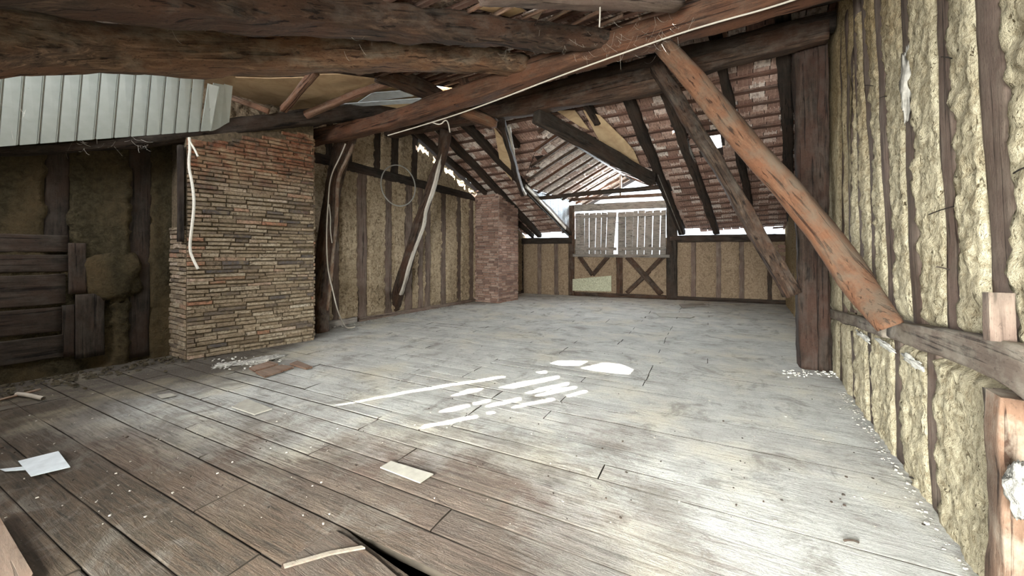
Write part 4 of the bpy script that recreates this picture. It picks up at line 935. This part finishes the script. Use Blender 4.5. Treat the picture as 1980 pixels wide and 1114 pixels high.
flatpiece('board_scrap', [(1313, 590), (1360, 588), (1366, 592), (1320, 596)], M['greyboard'], 'small grey board scrap on the far floor near the wall', 'board', .02, .014)
flatpiece('board_scrap', [(-60, 1040), (0, 1008), (64, 1118), (40, 1160), (-60, 1160)], M['pole'], 'tan board corner at the bottom left of the picture', 'board', .02, .02)
flatpiece('lath', [(548, 1094), (640, 1068), (700, 1058), (706, 1062), (640, 1074), (550, 1100)], M['rail'], 'long thin splintered lath lying beside the black slot in the floor', 'lath', .008, .016)
flatpiece('repair_board', [(530, 1180), (545, 1094), (600, 1058), (650, 1030), (672, 1042), (722, 1078), (768, 1118), (800, 1180)], M['beam'], 'broken brown repair board beside the black slot in the foreground', 'board', .008, .006)
tube('stick', [pz(33, 762, .03), pz(48, 763, .035), pz(66, 767, .03), pz(84, 771, .028)], .019, M['cable'], 'short pale bone-like stick on the floor in the dark corner', 'stick')
timber('stick', [pz(-10, 776, .02), pz(78, 753, .03)], .02, .02, M['pole'], .6, .002, .004, 'thin brown stick lying under the pale bone-like stick', 'stick')
tube('twig', [pz(1631, 1046, .012), pz(1645, 1041, .03), pz(1660, 1049, .012)], .005, M['darkbeam'], 'small curved dark twig on the dusty floor at the right foreground', 'twig')
tube('twig', [pz(1760, 923, .012), pz(1770, 925, .03), pz(1785, 938, .012)], .006, M['darkbeam'], 'small curved dark twig at the foot of the right wall', 'twig')
def crumbs(name, pts, mat, label, smin, smax, cat='litter'):
    b = MB()
    for p in pts:
        s0 = rr(smin, smax); sx, sy, sz = s0 * rr(.6, 1.4), s0 * rr(.6, 1.4), s0 * rr(.2, .6); an = R() * 6.28; ex = Vector((math.cos(an), math.sin(an), rr(-.2, .2))); ey = Vector((-math.sin(an), math.cos(an), 0))
        c_ = p - ex * sx / 2 - ey * sy / 2; P = [c_, c_ + ex * sx, c_ + ex * sx * rr(.5, 1) + ey * sy, c_ + ey * sy * rr(.6, 1)]
        b.hexa(P + [q_.lerp(p, .25) + Z * sz for q_ in P], 0, R())
    return tag(b.build(name, mat), label, cat, kind='stuff')
pts = []
for k in range(300):
    x, y = rr(0, 1850), 600 + 420 * R(); p = pz(x, y, .010); a_, b_ = ab(p)
    if LW + .2 < b_ < RW - .1 and a_ < 11: pts.append(p)
crumbs('litter', pts, M['chip'], 'small pale chips and crumbs scattered over the whole floor', .004, .012)
pts = []
for k in range(200):
    x, y = rr(0, 1850), 600 + 420 * R(); p = pz(x, y, .010); a_, b_ = ab(p)
    if LW + .2 < b_ < RW - .1 and a_ < 11: pts.append(p)
crumbs('litter', pts, M['darkbeam'], 'small dark splinters scattered over the whole floor', .004, .014)
lump('plaster_heap', pz(505, 697, .0), U * .26, V * .16, Z * .03, M['rubblew'], 'flat white patch of fallen plaster on the floor in front of the chimney', 'plaster', 41, .7, 40, 16)
lump('plaster_heap', pz(440, 706, .0), U * .15, V * .10, Z * .022, M['rubblew'], 'smaller white patch of fallen plaster, left of the flat white one', 'plaster', 47, .8, 40, 16)
crumbs('rubble', [pz(rr(410, 550), rr(690, 716), .015) for _ in range(90)], M['plaster'], 'heap of white plaster crumbs on the floor in front of the chimney', .008, .03)
crumbs('rubble', [pz(rr(1515, 1625), 722 + rr(-6, 8), .012) for _ in range(70)], M['plaster'], 'white crumbs around the foot of the thick post', .008, .03)
crumbs('rubble', [W(rr(-.5, 2.2), LW + .15 + abs(random.gauss(0, .3)), .012) for _ in range(300)], M['earth'], 'dark earth and rubble along the foot of the sooty wall', .01, .05)
crumbs('rubble', [W(rr(3.6, 11), LW + .12 + abs(random.gauss(0, .12)), .012) for _ in range(300)], M['rubbish'], 'grey crumbs along the foot of the left wall', .008, .03)
crumbs('rubble', [W(rr(.9, 5), RW - .05 - abs(random.gauss(0, .03)), .010) for _ in range(160)], M['rubbish'], 'grey crumbs along the foot of the yellow right wall', .006, .02)
# cobwebs: threads as one uncountable mass
wb = MB()
def thread(p, q, r=.0016, sag=.03):
    m_ = 5; prev = None
    for i in range(m_ + 1):
        t = i / m_; c_ = p.lerp(q, t) - Z * sag * 4 * t * (1 - t)
        rg = [c_ + Vector((r, 0, 0)), c_ + Vector((-r / 2, r, r)), c_ + Vector((-r / 2, -r, -r))]
        if prev:
            for j in range(3): wb.quad([prev[j], prev[(j + 1) % 3], rg[(j + 1) % 3], rg[j]])
        prev = rg
for (x0, x1, y0, y1, Y0, Y1, n_) in ((300, 450, 40, 60, 2.5, 2.7, 12), (960, 1300, 60, 110, 3.6, 3.8, 60), (1180, 1330, 30, 90, 3.3, 3.5, 40), (0, 60, 190, 260, 3.4, 3.6, 8), (100, 300, 270, 290, 4.2, 4.3, 24), (640, 760, 20, 110, 2.9, 3.2, 10)):
    for _ in range(n_):
        p = py(rr(x0, x1), rr(y0, y1), rr(Y0, Y1)); q_ = p + Vector((rr(-.12, .12), rr(-.1, .1), rr(-.12, .08))); thread(p, q_, rr(.0004, .0009), rr(0, .04))
tag(wb.build('cobwebs', M['web']), 'dusty grey cobweb threads trailing from the logs and the tie beam', 'cobweb', kind='stuff')
# ================================================================== LIGHT
w = bpy.data.worlds.new('sky'); scene.world = w; w.use_nodes = True; nt_ = w.node_tree; nt_.nodes.clear()
bg = nt_.nodes.new('ShaderNodeBackground'); out = nt_.nodes.new('ShaderNodeOutputWorld'); nt_.links.new(bg.outputs[0], out.inputs[0])
bg.inputs[0].default_value = (.84, .93, 1.0, 1); bg.inputs[1].default_value = 3.5
sun = bpy.data.lights.new('sun', 'SUN'); sun.energy = 110; sun.angle = math.radians(.6); sun.color = (1, .95, .86)
so = bpy.data.objects.new('sun', sun); COL.objects.link(so); so.rotation_euler = SUN.to_track_quat('Z', 'Y').to_euler()
def area(name, loc, direction, sx, sy, power, color, spread=180):
    l = bpy.data.lights.new(name, 'AREA'); l.shape = 'RECTANGLE'; l.size = sx; l.size_y = sy; l.energy = power; l.color = color; l.spread = math.radians(spread)
    o = bpy.data.objects.new(name, l); COL.objects.link(o); o.location = loc; o.rotation_euler = (-Vector(direction)).to_track_quat('Z', 'Y').to_euler(); return o
# daylight through the opening behind the camera
area('rear_window_daylight', W(AR - .03, (WB0 + WB1) / 2, (WZ0 + WZ1) / 2), U - Z * .35, WB1 - WB0, WZ1 - WZ0, 560, (.98, 1.0, .97), 108)
# lamp added under the closed raised ceiling, standing in for a skylight
area('raised_ceiling_fill', W(.9, -5.15, 3.78), -Z, 2.0, 1.7, 42, (.80, .91, 1.0), 170)
area('hardboard_fill', W(-1.3, -5.2, 3.3), U, 1.6, .75, 120, (.95, .96, 1.0), 170)  # added lamp that brightens hardboard and cladding; no window is built here
# daylight through the dormer: over the shutters and through the gable
area('dormer_daylight', FA0 + FD * (sw0 + sw1) / 2 - FN * .5 + Z * (zs + .75), FN, sw1 - sw0, 1.5, 55, (.88, .95, 1.0), 150)
area('gable_daylight', W(AG + .35, BM, 3.35), -U - Z * .3, 2.6, .6, 800, (.88, .95, 1.0), 160)
# ================================================================== CAMERA
cam = bpy.data.cameras.new('camera'); cam.sensor_width = 36; cam.lens = F / 1980 * 36; cam.shift_y = -(557 - HY) / 1980; cam.clip_start = .02
co = bpy.data.objects.new('camera', cam); COL.objects.link(co); co.location = E0; co.rotation_euler = (math.radians(90), 0, math.atan2(.5272, .8498)); scene.camera = co
scene.view_settings.view_transform = 'Standard'; scene.view_settings.look = 'None'; scene.view_settings.gamma = 1; scene.view_settings.exposure = 0.18
scene.view_settings.use_curve_mapping = False
scene.cycles.use_denoising = True; scene.cycles.max_bounces = 7; scene.cycles.diffuse_bounces = 5; scene.cycles.sample_clamp_indirect = 6
